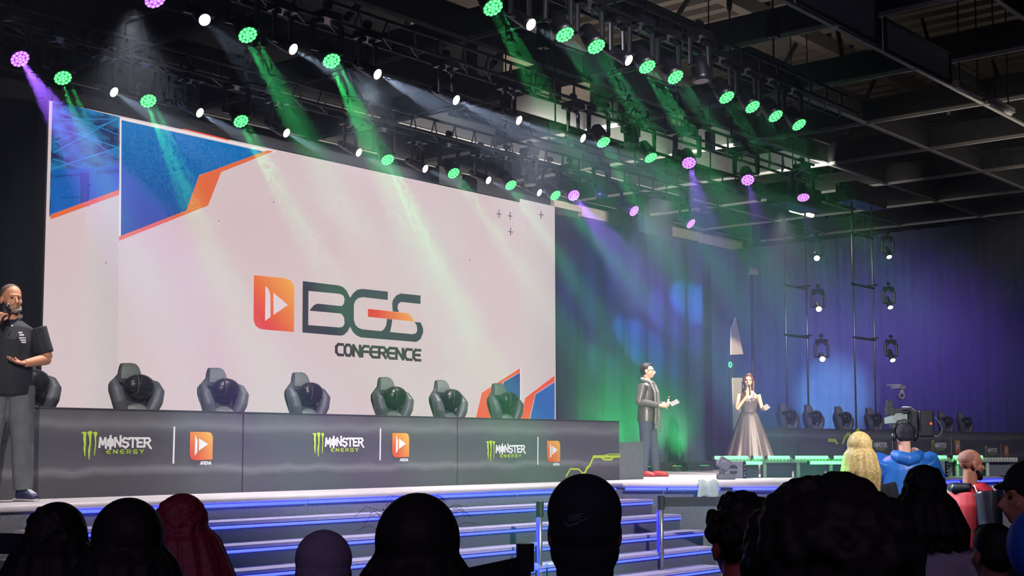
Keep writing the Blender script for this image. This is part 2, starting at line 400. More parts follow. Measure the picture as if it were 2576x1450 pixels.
# ================================================================ LED screen
SP = 13.9; s0 = 8.18; s1 = 17.52; zt = on_p(132, 255, SP).z
scr = stage_thing('led_screen', 'giant screen showing the orange and dark conference logo on pale pink', 'screen', s0, SP, 1.2)
obj('cabinet', MB().box((-.02, .012, 0), (s1 - s0 + .02, .22, zt - 1.2 + .02)), BLK, scr)
lg = MB()
for u in (1, 3, 5, 7, 8.8): lg.box((u, .22, 0), (u + .06, .36, zt - 1.5))
obj('rear_brace', lg, BLKM, scr)
layer = [0]
def spoly(mb, px, mi, lift=None):
    L = lift if lift is not None else layer[0]
    pts = local_poly(px, SP, s0, SP, 1.2); pts = [Vector((a, -.004 * L, c)) for a, b, c in pts]
    tr = tessellate_polygon([pts]); mb.add(pts, [tuple(x) for x in tr], mi)
E_ = lambda n, c, k=1: mat('screen_' + n, c, emit=k)
def screen_mat(name, base, alt, scale, kind):
    m = bpy.data.materials.new('screen_' + name); m.use_nodes = True; nt = m.node_tree; b = nt.nodes['Principled BSDF']
    tc = nt.nodes.new('ShaderNodeTexCoord'); r = nt.nodes.new('ShaderNodeValToRGB')
    if kind == 'noise':
        mp = nt.nodes.new('ShaderNodeMapping'); mp.inputs['Scale'].default_value = (1, 1, 2.4); mp.inputs['Rotation'].default_value = (0, .35, 0)
        n = nt.nodes.new('ShaderNodeTexNoise'); n.inputs['Scale'].default_value = scale; n.inputs['Detail'].default_value = 5
        nt.links.new(tc.outputs['Object'], mp.inputs[0]); nt.links.new(mp.outputs[0], n.inputs['Vector']); nt.links.new(n.outputs['Fac'], r.inputs['Fac'])
        r.color_ramp.elements[0].position = .4; r.color_ramp.elements[1].position = .62
    elif kind == 'soft':
        n = nt.nodes.new('ShaderNodeTexNoise'); n.inputs['Scale'].default_value = scale; n.inputs['Detail'].default_value = 2
        nt.links.new(tc.outputs['Object'], n.inputs['Vector']); nt.links.new(n.outputs['Fac'], r.inputs['Fac'])
        r.color_ramp.elements[0].position = .35; r.color_ramp.elements[1].position = .65
    else:
        d = nt.nodes.new('ShaderNodeVectorMath'); d.operation = 'DOT_PRODUCT'; d.inputs[1].default_value = kind
        nt.links.new(tc.outputs['Generated'], d.inputs[0]); nt.links.new(d.outputs['Value'], r.inputs['Fac'])
    r.color_ramp.elements[0].color = (*lin(base), 1); r.color_ramp.elements[1].color = (*lin(alt), 1)
    b.inputs['Base Color'].default_value = (.02, .02, .02, 1)
    nt.links.new(r.outputs['Color'], b.inputs['Emission Color']); b.inputs['Emission Strength'].default_value = 1
    return m
PINK = screen_mat('pink', (214, 190, 194), (212, 198, 200), .5, 'soft')
mb = MB(); mb.add([(0, -.002, 0), (s1 - s0, -.002, 0), (s1 - s0, -.002, zt - 1.2), (0, -.002, zt - 1.2)], [(0, 1, 2, 3)])
obj('background_picture', mb, PINK, scr)
# side layers (paler, greyer)
mb = MB(); layer[0] = 1
GREY_L = screen_mat('grey', (212, 198, 200), (200, 188, 190), 1, (1, 0, 0))
spoly(mb, [(215, 500), (298, 480), (295, 1045), (215, 1040)], 0); obj('side_layer', mb, GREY_L, scr); mb = MB(); spoly(mb, [(1307, 500), (1395, 520), (1398, 1070), (1306, 1070)], 0)
obj('side_layer', mb, GREY_L, scr)
mb = MB(); layer[0] = 2; spoly(mb, [(131, 253), (300, 295), (299, 482), (123, 546)], 0)
obj('roof_photo', mb, screen_mat('roof', (14, 40, 86), (26, 120, 178), 3.2, 'noise'), scr)
mb = MB(); layer[0] = 3
for a, b, w in [((133, 318), (297, 372), 3), ((131, 400), (297, 452), 3), ((132, 385), (297, 296), 3.5), ((130, 425), (297, 372), 3.5), ((132, 275), (297, 340), 2), ((130, 360), (297, 300), 2), ((205, 335), (297, 400), 2), ((150, 300), (280, 300), 2)]:
    dx, dy = b[0] - a[0], b[1] - a[1]; l = math.hypot(dx, dy); nx, ny = -dy / l * w / 2, dx / l * w / 2
    spoly(mb, [(a[0]+nx, a[1]+ny), (b[0]+nx, b[1]+ny), (b[0]-nx, b[1]-ny), (a[0]-nx, a[1]-ny)], 0)
spoly(mb, [(131, 428), (298, 418), (298, 481), (124, 543)], 1)
for q in ([(133, 442), (225, 436), (225, 441), (133, 448)], [(240, 430), (297, 425), (297, 436), (240, 440)], [(150, 498), (220, 494), (220, 497), (150, 501)], [(200, 436), (222, 434), (222, 520), (200, 520)]): spoly(mb, q, 2, 4)
obj('roof_photo_beams', mb, [E_('beam_blue', (34, 128, 190)), E_('deep_blue', (0, 92, 175)), E_('navy_blue', (0, 66, 140))], scr)
mb = MB(); layer[0] = 5; spoly(mb, [(303, 303), (668, 384), (499, 441), (466, 531), (299, 600)], 0)
obj('blue_photo', mb, screen_mat('blue', (14, 60, 140), (0, 112, 182), 1, (0, 0, 1)), scr)
mb = MB(); layer[0] = 6
spoly(mb, [(299, 296), (690, 381), (690, 386), (300, 301)], 0); spoly(mb, [(299, 297), (303, 298), (301, 600), (297, 602)], 0)
obj('white_outline', mb, E_('white', (235, 225, 228)), scr); mb = MB(); spoly(mb, [(1304.5, 925), (1308, 926), (1308, 1060), (1304.5, 1060)], 0)
obj('white_outline', mb, E_('white', (235, 225, 228)), scr)
mb = MB(); layer[0] = 7
OB = [E_('orange', (226, 104, 56)), E_('red_orange', (236, 78, 44))]
for q, c_ in (([(668, 379.5), (684, 381.5), (553, 434), (520, 518), (296, 607), (296, 596), (465, 530.5), (498, 442)], 0), ([(124, 541), (296, 478), (296, 491), (124, 553)], 0),
              ([(453, 325.5), (461, 324.5), (572, 351.5), (572, 355)], 1), ([(1305, 927), (1305, 937), (1262, 961), (1247, 1036), (1225, 1054), (1192, 1060), (1209, 989)], 1),
              ([(1391.5, 946), (1391.5, 960), (1343, 992), (1326, 1062), (1304, 1062), (1318, 1002)], 1)):
    mb = MB(); spoly(mb, q, 0); obj('orange_band', mb, OB[c_], scr)
mb = MB(); layer[0] = 8
spoly(mb, [(1304.5, 938), (1304.5, 1062), (1222, 1062), (1248, 1037), (1263, 962)], 0); obj('blue_corner', mb, E_('corner_navy', (24, 66, 140)), scr); mb = MB(); spoly(mb, [(1391.5, 962), (1391.5, 1062), (1328, 1062), (1343.5, 993)], 0)
obj('blue_corner', mb, E_('corner_blue', (16, 94, 172)), scr)
mb = MB(); layer[0] = 9
for x, y in ((1251, 539), (1279, 544), (1357, 541), (1280, 584)):
    spoly(mb, [(x - 6.5, y - 1.6), (x + 6.5, y + .2), (x + 6.5, y + 2), (x - 6.5, y + .2)], 0); spoly(mb, [(x - .9, y - 10), (x + .9, y - 10), (x + .9, y + 10), (x - .9, y + 10)], 0)
for x, y in ((684, 510), (546, 557), (262, 662), (1177, 655)): spoly(mb, [(x - 1.2, y - 1.5), (x + 1.2, y - 1.5), (x + 1.2, y + 1.5), (x - 1.2, y + 1.5)], 0)
obj('plus_signs', mb, E_('dark_grey', (72, 58, 66)), scr)
C5 = lambda l: [(600 + x / 5.152, 670 + y / 5.152) for x, y in l]
mb = MB(); layer[0] = 5
spoly(mb, C5([(187,118),(590,158),(635,170),(672,195),(698,235),(712,290),(706,856),(285,820),(240,802),(208,770),(190,730),(182,690)]), 0)
obj('play_badge', mb, grad_mat('badge_gradient', (224, 38, 22), (240, 160, 70), 1, (1, 0, 1)), scr)
mb = MB(); layer[0] = 6
spoly(mb, C5([(335,258),(362,285),(385,325),(398,380),(400,660),(330,712)]), 0); spoly(mb, C5([(438,345),(625,505),(438,635)]), 0)
obj('play_arrow', mb, E_('arrow', (226, 206, 214)), scr)
mb = MB()
for k, q in enumerate([[(820,195),(895,205),(890,868),(815,862)], [(820,195),(1290,252),(1300,361),(895,322)],
  [(1285,252),(1340,272),(1390,320),(1432,412),(1450,560),(1290,560),(1320,520),(1352,490),(1362,430),(1345,382),(1295,360)],
  [(905,578),(960,510),(1010,487),(1320,520),(1450,540),(1450,620),(1300,615)],
  [(1450,560),(1480,700),(1432,785),(1400,850),(1350,895),(1300,903),(1295,797),(1340,785),(1362,745),(1355,670),(1325,625),(1290,610)],
  [(890,765),(1305,797),(1305,903),(815,862),(815,770)],
  [(1432,412),(1470,355),(1520,310),(1590,295),(1600,403),(1540,415),(1500,450),(1482,500),(1480,690),(1500,760),(1540,800),(1590,822),(1570,925),(1510,895),(1465,850),(1432,785),(1420,600)],
  [(1585,295),(1922,332),(1920,440),(1590,403)], [(1560,818),(2260,885),(2295,984),(1565,925)],
  [(1910,685),(1978,692),(1970,760),(1948,858),(1820,855),(1870,820),(1900,770)],
  [(2080,355),(2345,382),(2343,492),(2085,465)],
  [(2095,355),(2030,380),(1985,440),(1975,500),(1985,590),(2065,595),(2045,545),(2055,490),(2095,465)],
  [(2255,722),(2345,733),(2375,800),(2378,860),(2345,945),(2290,985),(2235,980),(2235,885),(2285,870),(2302,830),(2295,775),(2265,724)]]):
    layer[0] = 5 + .1 * k; spoly(mb, C5(q), 0)
obj('logo_letters', mb, grad_mat('letters_gradient', (40, 50, 62), (42, 44, 58), 1, (1, 0, 0)), scr)
mb = MB(); layer[0] = 7; spoly(mb, C5([(1660,555),(2150,610),(2190,622),(2225,655),(2262,720),(1660,658)]), 0)
obj('logo_bar', mb, grad_mat('bar_gradient', (222, 40, 26), (240, 150, 66), 1, (1, 0, 0)), scr)
# ---- stroke lettering
GL = {'C': [[(1,1),(.32,1),(0,.75),(0,.25),(.32,0),(1,0)]], 'O': [[(.3,1),(.7,1),(1,.75),(1,.25),(.7,0),(.3,0),(0,.25),(0,.75),(.3,1)]],
 'N': [[(0,0),(0,1),(1,0),(1,1)]], 'F': [[(1,1),(.35,1),(0,.75),(0,0)], [(0,.47),(.9,.47)]], 'E': [[(1,1),(.32,1),(0,.75),(0,.25),(.32,0),(1,0)], [(0,.5),(.9,.5)]],
 'R': [[(0,0),(0,1),(.7,1),(1,.82),(1,.62),(.7,.45),(0,.45)], [(.5,.45),(1,0)]], 'G': [[(1,1),(.2,1),(0,.85),(0,.15),(.2,0),(1,0),(1,.5),(.5,.5)]],
 'Y': [[(0,1),(.5,.45),(1,1)], [(.5,.45),(.5,0)]], 'A': [[(0,0),(.5,1),(1,0)], [(.2,.3),(.8,.3)]], 'M': [[(0,-.05),(.12,1),(.5,.25),(.88,1),(1,-.15)]],
 'Q': [[(.5,.98),(.85,.75),(.85,.2),(.5,0),(.15,.2),(.15,.75),(.5,.98)], [(.5,1.25),(.5,-.25)]], 'n': [[(.05,0),(.05,1),(.9,.05),(.9,1.25)], [(0,1),(.2,1)]],
 'S': [[(1,.92),(.35,1),(.05,.75),(.2,.55),(.85,.45),(1,.2),(.55,-.12),(.1,.1)]], 'T': [[(-.1,.85),(0,1),(1,1),(1.1,.85)], [(.5,1),(.5,-.05)]],
 'e': [[(1,1),(.1,1),(.1,0),(1,0)], [(.1,.5),(.75,.5)]], 'r': [[(.05,0),(.05,1),(.75,1),(.95,.75),(.7,.5),(.1,.45)], [(.45,.45),(1.1,-.2)]],
 'I': [[(.5,0),(.5,1)]], 'K': [[(0,0),(0,1)], [(1,1),(0,.45)], [(.2,.55),(1,0)]]}
def strokes(text, gap=.28, th=.2):
    """quads in unit text space: x 0..1 over the whole text, y 0..1"""
    n = len(text); w = 1 / (n + (n - 1) * gap); out = []
    return n, w, gap
def text_quads(text, mapf, aspect, gap=.28, th=.2):
    n = len(text); w = 1 / (n + (n - 1) * gap); out = []
    for i, ch in enumerate(text):
        for pl in GL[ch]:
            pts = [Vector(((i * (1 + gap) + (x if ch != 'I' else .5)) * w * aspect, y)) for x, y in pl]
            for a, b in zip(pts, pts[1:]):
                d = (b - a).normalized(); e = Vector((-d.y, d.x)) * th / 2; d = d * th * .42
                out.append([mapf(q.x / aspect, q.y) for q in (a - d + e, b + d + e, b + d - e, a - d - e)])
    return out
def bil(TL, TR, BR, BL):
    TL, TR, BR, BL = map(Vector, (TL, TR, BR, BL))
    return lambda u, v: tuple((BL * (1 - u) + BR * u) * (1 - v) + (TL * (1 - u) + TR * u) * v)
mb = MB()
mf = bil(*C5([(1255, 1012), (2338, 1092), (2338, 1222), (1255, 1148)]))
for k, q in enumerate(text_quads('CONFERENCE', mf, 8.2, .3, .27)): layer[0] = 5 + .03 * k; spoly(mb, q, 0)
obj('conference_lettering', mb, E_('text', (44, 36, 40)), scr)

# ================================================================ desks
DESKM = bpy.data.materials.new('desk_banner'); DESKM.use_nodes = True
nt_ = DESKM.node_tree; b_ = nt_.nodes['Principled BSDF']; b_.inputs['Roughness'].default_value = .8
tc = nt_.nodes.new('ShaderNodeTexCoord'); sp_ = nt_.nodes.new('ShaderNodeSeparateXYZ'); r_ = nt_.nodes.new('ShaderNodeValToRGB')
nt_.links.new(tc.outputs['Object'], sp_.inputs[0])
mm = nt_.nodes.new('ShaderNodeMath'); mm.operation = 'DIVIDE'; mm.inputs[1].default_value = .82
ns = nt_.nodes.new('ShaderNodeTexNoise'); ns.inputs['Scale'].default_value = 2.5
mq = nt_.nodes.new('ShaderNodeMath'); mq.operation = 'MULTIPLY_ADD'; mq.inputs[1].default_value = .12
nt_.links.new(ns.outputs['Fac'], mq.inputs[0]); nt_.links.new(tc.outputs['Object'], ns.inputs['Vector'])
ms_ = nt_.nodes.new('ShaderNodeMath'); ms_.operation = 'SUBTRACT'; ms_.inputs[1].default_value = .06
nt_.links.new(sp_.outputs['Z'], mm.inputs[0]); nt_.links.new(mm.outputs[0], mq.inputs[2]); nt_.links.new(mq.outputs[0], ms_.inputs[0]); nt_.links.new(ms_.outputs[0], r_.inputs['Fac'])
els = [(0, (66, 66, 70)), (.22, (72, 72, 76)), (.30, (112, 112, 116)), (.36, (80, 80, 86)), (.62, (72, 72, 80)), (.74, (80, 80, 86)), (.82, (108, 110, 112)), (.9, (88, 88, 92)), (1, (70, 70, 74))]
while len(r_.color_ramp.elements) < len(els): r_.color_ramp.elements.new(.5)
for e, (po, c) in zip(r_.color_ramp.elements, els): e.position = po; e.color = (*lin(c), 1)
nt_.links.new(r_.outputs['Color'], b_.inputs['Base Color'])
LIME = mat('lime_print', (190, 220, 70), .6, noise=.03); WPR = mat('white_print', (235, 235, 235), .6, noise=.02)
CLAW = []
for q in ([(150,200),(215,178),(255,200),(240,260),(240,380),(235,460),(225,600),(215,612),(195,460),(205,400),(190,300),(200,250),(185,210)],
          [(260,185),(320,165),(350,190),(330,260),(325,380),(310,500),(300,655),(285,650),(275,500),(300,380),(290,260)],
          [(355,195),(400,180),(435,190),(430,230),(410,270),(415,350),(405,470),(390,590),(378,585),(385,480),(395,380),(385,260),(375,220)]):
    CLAW.append([sz(180 + x / 6.78, 1060 + y / 6.78) for x, y in q])
# template positions in (s, z) measured from the nearest desk front
def banner_graphics(t, S0, P, ds, dz, k=1):
    """ds: shift along the desk from the first panel, k: scale about the claw's left top"""
    a0, b0 = 6.86, 1.80
    M = lambda s, z: (a0 + ds + (s - a0) * k - S0, b0 + dz + (z - b0) * k - 1.2)
    def pm(mb, pts, y, mi=0): 
        pts = [Vector((M(a, b)[0], -y, M(a, b)[1])) for a, b in pts]; mb.add(pts, [tuple(x) for x in tessellate_polygon([pts])], mi)
    mb = MB()
    for c in CLAW: pm(mb, c, .006)
    R = lambda s_0, z_0, s_1, z_1: (lambda u, v: (s_0 + (s_1 - s_0) * u, z_0 + (z_1 - z_0) * v))
    obj('claw_logo', mb, LIME, t); mb = MB()
    for q in text_quads('ENERGY', R(7.13, 1.602, 7.53, 1.635), 9, .9, .26): pm(mb, q, .006)
    obj('energy_lettering', mb, LIME, t)
    mb = MB()
    for i, q in enumerate(text_quads('MQnSTer', R(7.05, 1.665, 7.60, 1.745), 6.0, .16, .25)): pm(mb, q, .006 + .0002 * i)
    obj('white_lettering', mb, WPR, t); mb = MB()
    pm(mb, [(7.862, 1.50), (7.882, 1.50), (7.885, 1.86), (7.865, 1.86)], .006)
    obj('divider_print', mb, WPR, t); mb = MB()
    for i, q in enumerate(text_quads('AReNA'.replace('e', 'E'), R(8.19, 1.487, 8.32, 1.517), 4.2, .15, .26)): pm(mb, q, .006 + .0002 * i)
    obj('arena_lettering', mb, WPR, t); mb = MB()
    pm(mb, [(8.115, 1.575), (8.145, 1.61), (8.147, 1.72), (8.118, 1.785)], .014); pm(mb, [(8.163, 1.625), (8.163, 1.745), (8.275, 1.69)], .014)
    obj('arrow_print', mb, WPR, t)
    mb = MB(); pts = [(8.06, 1.81), (8.28, 1.81), (8.315, 1.80), (8.335, 1.76), (8.335, 1.535), (8.115, 1.53), (8.075, 1.55), (8.058, 1.60)]
    pm(mb, pts, .009); obj('orange_badge', mb, grad_mat('print_badge', (214, 88, 52), (232, 176, 80), 0, (1, 0, 1)), t)
def polystroke(t, pts, S0, w=.02, name='lime_circuit_print', y=.007):
    mb = MB(); q = [Vector((a - S0, b - 1.2)) for a, b in pts]
    for i, (a, b) in enumerate(zip(q, q[1:])):
        d = (b - a).normalized(); e = Vector((-d.y, d.x)) * w / 2; d *= w * .45
        mb.add([Vector((v.x, -y - .0003 * i, v.y)) for v in (a - d + e, b + d + e, b + d - e, a - d - e)], [(0, 1, 2, 3)])
    return mb
def desk(S0, S1, P, lab, panels, dep=.72):
    t = stage_thing('desk', lab, 'desk', S0, P, 1.2)
    for i, (a, b) in enumerate(panels):
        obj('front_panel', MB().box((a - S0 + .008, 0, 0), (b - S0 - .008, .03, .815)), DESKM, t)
    obj('desktop', MB().box((0, .0, .80), (S1 - S0, dep, .82)), mat('desk_top', (74, 72, 78), .5), t)
    fr = MB()
    for k in range(int((S1 - S0) / 1.6) + 1):
        u = min(.1 + k * 1.6, S1 - S0 - .1); fr.box((u - .02, dep - .1, 0), (u + .02, dep - .04, .8)); fr.box((u - .02, .05, .72), (u + .02, dep - .04, .8))
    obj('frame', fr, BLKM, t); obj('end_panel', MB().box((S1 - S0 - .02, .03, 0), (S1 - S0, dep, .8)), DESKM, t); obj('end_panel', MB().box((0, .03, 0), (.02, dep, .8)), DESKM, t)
    return t
dk = desk(5.48, 15.31, 10.95, 'long grey desk below the screen with three printed logo panels', [(5.48, 8.72), (8.72, 11.96), (11.96, 15.31)])
for ds, dz, k in ((0, 0, 1), (2.79, .01, 1), (5.62, -.07, 1)): banner_graphics(dk, 5.48, 10.95, ds, dz, k)
Z = lambda l: [sz(1380 + x / 5.368, 1180 + y / 5.368) for x, y in l]
mb = polystroke(dk, [sz(1423, 1199), sz(1434, 1180), sz(1455, 1181), sz(1464, 1191), sz(1469, 1190)], 5.48, .02)
m2 = polystroke(dk, [sz(1470, 1190), sz(1476, 1178), sz(1482, 1172), sz(1492, 1150), sz(1558, 1149)], 5.48, .035); mb.add(m2.v, m2.f)
m2 = polystroke(dk, [sz(1493, 1147), sz(1518, 1147), sz(1530, 1143), sz(1558, 1143)], 5.48, .012); mb.add(m2.v, m2.f)
m2 = polystroke(dk, [sz(1512, 1152), sz(1520, 1157), sz(1536, 1157), sz(1542, 1151)], 5.48, .03); mb.add(m2.v, m2.f)
obj('lime_circuit_print', mb, LIME, dk); mb = MB()
m2 = polystroke(dk, [sz(62, 1058), sz(84, 1034), sz(84, 1030)], 5.48, .02); mb.add(m2.v, m2.f)
m2 = polystroke(dk, [sz(66, 1030), sz(72, 1040)], 5.48, .07); mb.add(m2.v, m2.f)
obj('lime_circuit_print', mb, LIME, dk)
dk2 = desk(23.0, 37.5, 12.6, 'dark logo printed desk at far right behind the green lit riser', [(23.0, 24.83), (24.83, 28.0), (28.0, 31.2), (31.2, 34.4), (34.4, 37.5)], .45)
for ds, dz, k in ((19.87, 0, 1.1), (23.07, 0, 1.15), (26.33, -.13, 1.1)): banner_graphics(dk2, 23.0, 12.6, ds, dz, k)
zz = lambda x, y: sz(x, y, 12.6)
mb = polystroke(dk2, [zz(2084, 1108), zz(2101, 1109), zz(2111, 1127), zz(2115, 1127), zz(2124, 1103), zz(2131, 1093), zz(2137, 1094)], 23.0, .07)
m2 = polystroke(dk2, [zz(2153, 1090), zz(2158, 1082), zz(2162, 1092)], 23.0, .1); mb.add(m2.v, m2.f)
obj('lime_circuit_print', mb, LIME, dk2)
t = stage_thing('storage_box', 'plain grey box standing at the right end of the long desk', 'box', 15.31, 10.95, 1.2)
obj('box_body', MB().box((0.02, .02, 0), (.62, .5, .52)), mat('grey_box', (116, 120, 122), .8), t, bevel=.008); obj('lid', MB().box((.01, .01, .505), (.63, .51, .525)), mat('grey_box', (116, 120, 122)), t)
t = stage_thing('storage_box', 'dark grey low cabinet pushed against the left end of the far right desk', 'box', 23.5, 12.2, 1.2)
obj('box_body', MB().box((0, 0, 0), (1.2, .36, .5)), mat('grey_box_dark', (84, 84, 88), .8), t, bevel=.008); obj('lid', MB().box((-.01, -.01, .49), (1.21, .37, .51)), mat('grey_box_dark', (84, 84, 88)), t)

# ================================================================ gaming chairs
CH = mat('chair_leather', (56, 58, 62), .5, noise=.08, bump=.05); CHD = mat('chair_cushion', (26, 26, 30), .35, noise=.1); CHM = mat('chair_shell', (80, 83, 88), .45, noise=.05); CHM2 = mat('headrest_fabric', (116, 124, 118), .7, noise=.08, nscale=90)
def make_chair(label, group):
    t = thing('gaming_chair', label, 'chair', (0, 0, 0), 0, group)      # faces local -Y
    rec = lambda z: .16 + (z - .5) * .16
    b = MB(); prof = [(.50, .19), (.62, .2), (.75, .2), (.86, .205), (.96, .24), (1.05, .265), (1.12, .26), (1.18, .2), (1.23, .14), (1.3, .12), (1.35, .095)]
    b.tube([(0, rec(z), z) for z, w in prof], [(w, .055 if z < 1.1 else .045) for z, w in prof], 20, ref=(1, 0, 0)); organic('backrest', b, CH, t, .012, 3)
    for sgn in (-1, 1):
        w = MB(); w.tube([(sgn * x, rec(z) + dy, z) for x, dy, z in ((.17, -.02, .55), (.18, -.05, .7), (.18, -.09, .84), (.225, -.13, .95), (.255, -.14, 1.05), (.25, -.10, 1.12), (.19, -.04, 1.18))], [.045, .06, .075, .078, .07, .055, .02], 12)
        organic('side_bolster', w, CHM, t, .012, 3)
    h = MB(); h.tube([(0, rec(1.18) - .035, 1.18), (0, rec(1.24) - .045, 1.24), (0, rec(1.3) - .04, 1.3), (0, rec(1.345) - .02, 1.345)], [(.13, .03), (.125, .035), (.11, .03), (.09, .02)], 16, ref=(1, 0, 0)); organic('headrest', h, CHM2, t, .01, 3)
    p = MB(); p.ball((0, rec(1.1) - .18, 1.115), (.175, .105, .115), 18, 12); p.ball((.02, rec(1.1) - .16, 1.06), (.15, .11, .10)); p.ball((-.09, rec(1.1) - .18, 1.11), (.085, .1, .085)); po = organic('neck_pillow', p, CHD, t, .012, 3)
    obj('pillow_band', MB().tube([(-.075, rec(1.1) - .29, 1.11 + .0), (-.07, rec(1.1) - .27, 1.19), (-.06, rec(1.1) - .2, 1.232)], [.006, .006, .004], 6).tube([(-.075, rec(1.1) - .29, 1.11), (-.07, rec(1.1) - .26, 1.02)], .006, 6), CHM, po)
    obj('strap', MB().tube([(-.14, rec(1.1) - .08, 1.13), (-.17, rec(1.13), 1.15), (-.13, rec(1.16) + .055, 1.16)], .012, 6), BLK, po)
    l = MB(); l.ball((0, rec(.8) - .09, .82), (.15, .06, .10), 16, 10); organic('lumbar_pillow', l, CHM2, t, .012, 3)
    sm = MB(); sm.ball((0, -.08, .47), (.27, .28, .07), 20, 10); sm.ball((-.2, -.08, .5), (.06, .26, .06)); sm.ball((.2, -.08, .5), (.06, .26, .06)); organic('seat', sm, CH, t, .014, 3)
    for sgn in (-1, 1):
        a = MB(); a.tube([(sgn * .3, -.02, .42), (sgn * .33, -.02, .5), (sgn * .33, -.02, .68)], .02, 8); a.box((sgn * .33 - .045, -.18, .68), (sgn * .33 + .045, .1, .71)); obj('armrest', a, BLK, t)
    c = MB(); c.tube([(0, -.02, .08), (0, -.02, .42)], .03, 10); obj('gas_lift', c, BLKM, t)
    bs = MB()
    for k in range(5):
        a = k * 2 * math.pi / 5; bs.tube([(0, -.02, .1), (.3 * math.cos(a), -.02 + .3 * math.sin(a), .06)], [.03, .02], 8); bs.ball((.3 * math.cos(a), -.02 + .3 * math.sin(a), .03), .03, 8, 6)
    obj('star_base', bs, BLK, t); return t
proto = None
def face_audience(extra=0): return TH + math.radians(extra)          # local -Y points to -N
for i, (x, y) in enumerate([(95, 897), (360, 908), (578, 922), (793, 939), (1005, 952), (1148, 961), (1290, 965)]):
    v = on_z(x, y, 2.545); q = W(v.dot(D1), 12.15, 1.2)
    q = W((on_p(x, 1000, 12.05)).dot(D1), 12.05, 1.2)
    lab = 'dark gaming chair behind the long desk, ' + ['partly hidden by the standing host at left', 'second from the left', 'third from the left', 'middle one of the seven', 'third from the right', 'second from the right, green lit shoulder', 'rightmost, in front of the blue screen corner'][i]
    if proto is None: proto = make_chair(lab, 'gaming chairs behind the long desk'); proto.location = q; proto.rotation_euler = (0, 0, face_audience(2)); 
    else: dup(proto, q, face_audience(random.uniform(-4, 4)), lab)
for i, x in enumerate([1997, 2061, 2136, 2213, 2330, 2392, 2440]):
    q = W(on_p(x, 1040, 13.4).dot(D1), 13.4, 1.2)
    lab = 'dark gaming chair at the far right desk, ' + ['leftmost, beside the gown', 'second from the left', 'third from the left', 'just left of the camera operator', 'half hidden right of the video camera', 'second from the right', 'rightmost, with a white lit shoulder'][i]
    dup(proto, q, face_audience(-5), lab, 'gaming chairs at the far right desk')
# ================================================================ trusses and stage lights
TZ = 5.85
def truss(s0, s1, p, z, lab, drops):
    t = stage_thing('lighting_truss', lab, 'truss', s0, p, z, 'horizontal lighting trusses above the stage'); L = s1 - s0
    for dy, dz in ((-.13, 0), (.13, 0), (0, .24)):
        obj('chord', MB().tube([(0, dy, dz), (L, dy, dz)], .022, 8), DKSTEEL if dy or 1 else ALU, t, smooth=True)
    w = MB(); n = int(L / .4)
    for k in range(n):
        a, b = k * L / n, (k + .5) * L / n
        w.tube([(a, -.13, 0), (b, 0, .24)], .01, 5); w.tube([(b, 0, .24), (a + L / n, .13, 0)], .01, 5); w.tube([(a, -.13, 0), (a + L / n, .13, 0)], .01, 5)
    obj('webbing', w, DKSTEEL, t)
    for u in drops:
        obj('chain_hoist', MB().tube([(u, 0, .24), (u, 0, 9.0 - z)], .012, 5).box((u - .06, -.06, .55), (u + .06, .06, .85)), BLKM, t)
truss(3.5, 20.5, 12.35, TZ, 'black lighting truss just above the screen top, the lowest in view', (1.5, 6.5, 11, 15.5))
truss(3.0, 19.0, 9.8, TZ, 'middle black lighting truss crossing above the stage with a thin bright edge', (1.5, 5.6, 9.2, 13.5))
truss(3.0, 15.5, 7.5, TZ, 'upper right black lighting truss, nearest to the audience', (4.4, 8, 10.6))
truss(12.2, 20, 11.2, TZ, 'short black lighting truss carrying the three purple lamps at right', (2, 6))

LENSW = mat('white_lens', (255, 252, 225), emit=4.5); LENSG = mat('green_lens', (90, 255, 130), emit=2.6); LENSG2 = mat('green_lens_dim', (20, 190, 60), emit=.7)
LENSP = mat('purple_lens', (226, 150, 255), emit=1.6); LENSP2 = mat('purple_lens_dim', (150, 60, 230), emit=.9)
def disc(mb, c, r, z, n=14, mi=0):
    vs = [(c[0] + r * math.cos(2*math.pi*k/n), c[1] + r * math.sin(2*math.pi*k/n), z) for k in range(n)]; mb.add(vs, [tuple(range(n - 1, -1, -1))], mi)
def make_head(kind, R):
    """meshes for one fixture, beam along local -Z from the pivot; returns dict"""
    k = 1 if kind != 'spot' else 1.5
    hd = MB(); dep = .12 if kind != 'spot' else .2
    hd.tube([(0, 0, dep), (0, 0, dep * .8), (0, 0, 0), (0, 0, -.10), (0, 0, -.15)], [R * .55, R * .85, R * 1.05, R * 1.12, R * 1.15], 18)
    ln = MB()
    if kind == 'wash_lit' or kind == 'purple':
        disc(ln, (0, 0), R * 1.05, -.153, 24, 1)
        cells = [(0, 0)] + [(R * .43 * math.cos(a * math.pi / 3), R * .43 * math.sin(a * math.pi / 3)) for a in range(6)] + [(R * .85 * math.cos(a * math.pi / 6 + .2), R * .85 * math.sin(a * math.pi / 6 + .2)) for a in range(12)]
        for c in cells: disc(ln, c, R * .2, -.158, 10, 0)
    elif kind == 'spot': disc(ln, (0, 0), R * .98, -.153, 24, 0)
    else: disc(ln, (0, 0), R * .9, -.153, 24, 0)
    yk = MB()
    for sg in (-1, 1): yk.tube([(sg * .05, 0, .30), (sg * (R + .07), 0, .26), (sg * (R + .075), 0, 0)], [(.03, .035), (.02, .04), (.015, .03)], 8)
    yk.tube([(-R - .09, 0, 0), (R + .09, 0, 0)], .02, 6)
    bs = MB(); bs.box((-.12, -.09, .30), (.12, .09, .38))
    cl = MB(); cl.tube([(0, 0, .38), (0, 0, .44)], .02, 6); cl.tube([(-.03, 0, .46), (.03, 0, .46)], .04, 10)
    return hd, ln, yk, bs, cl
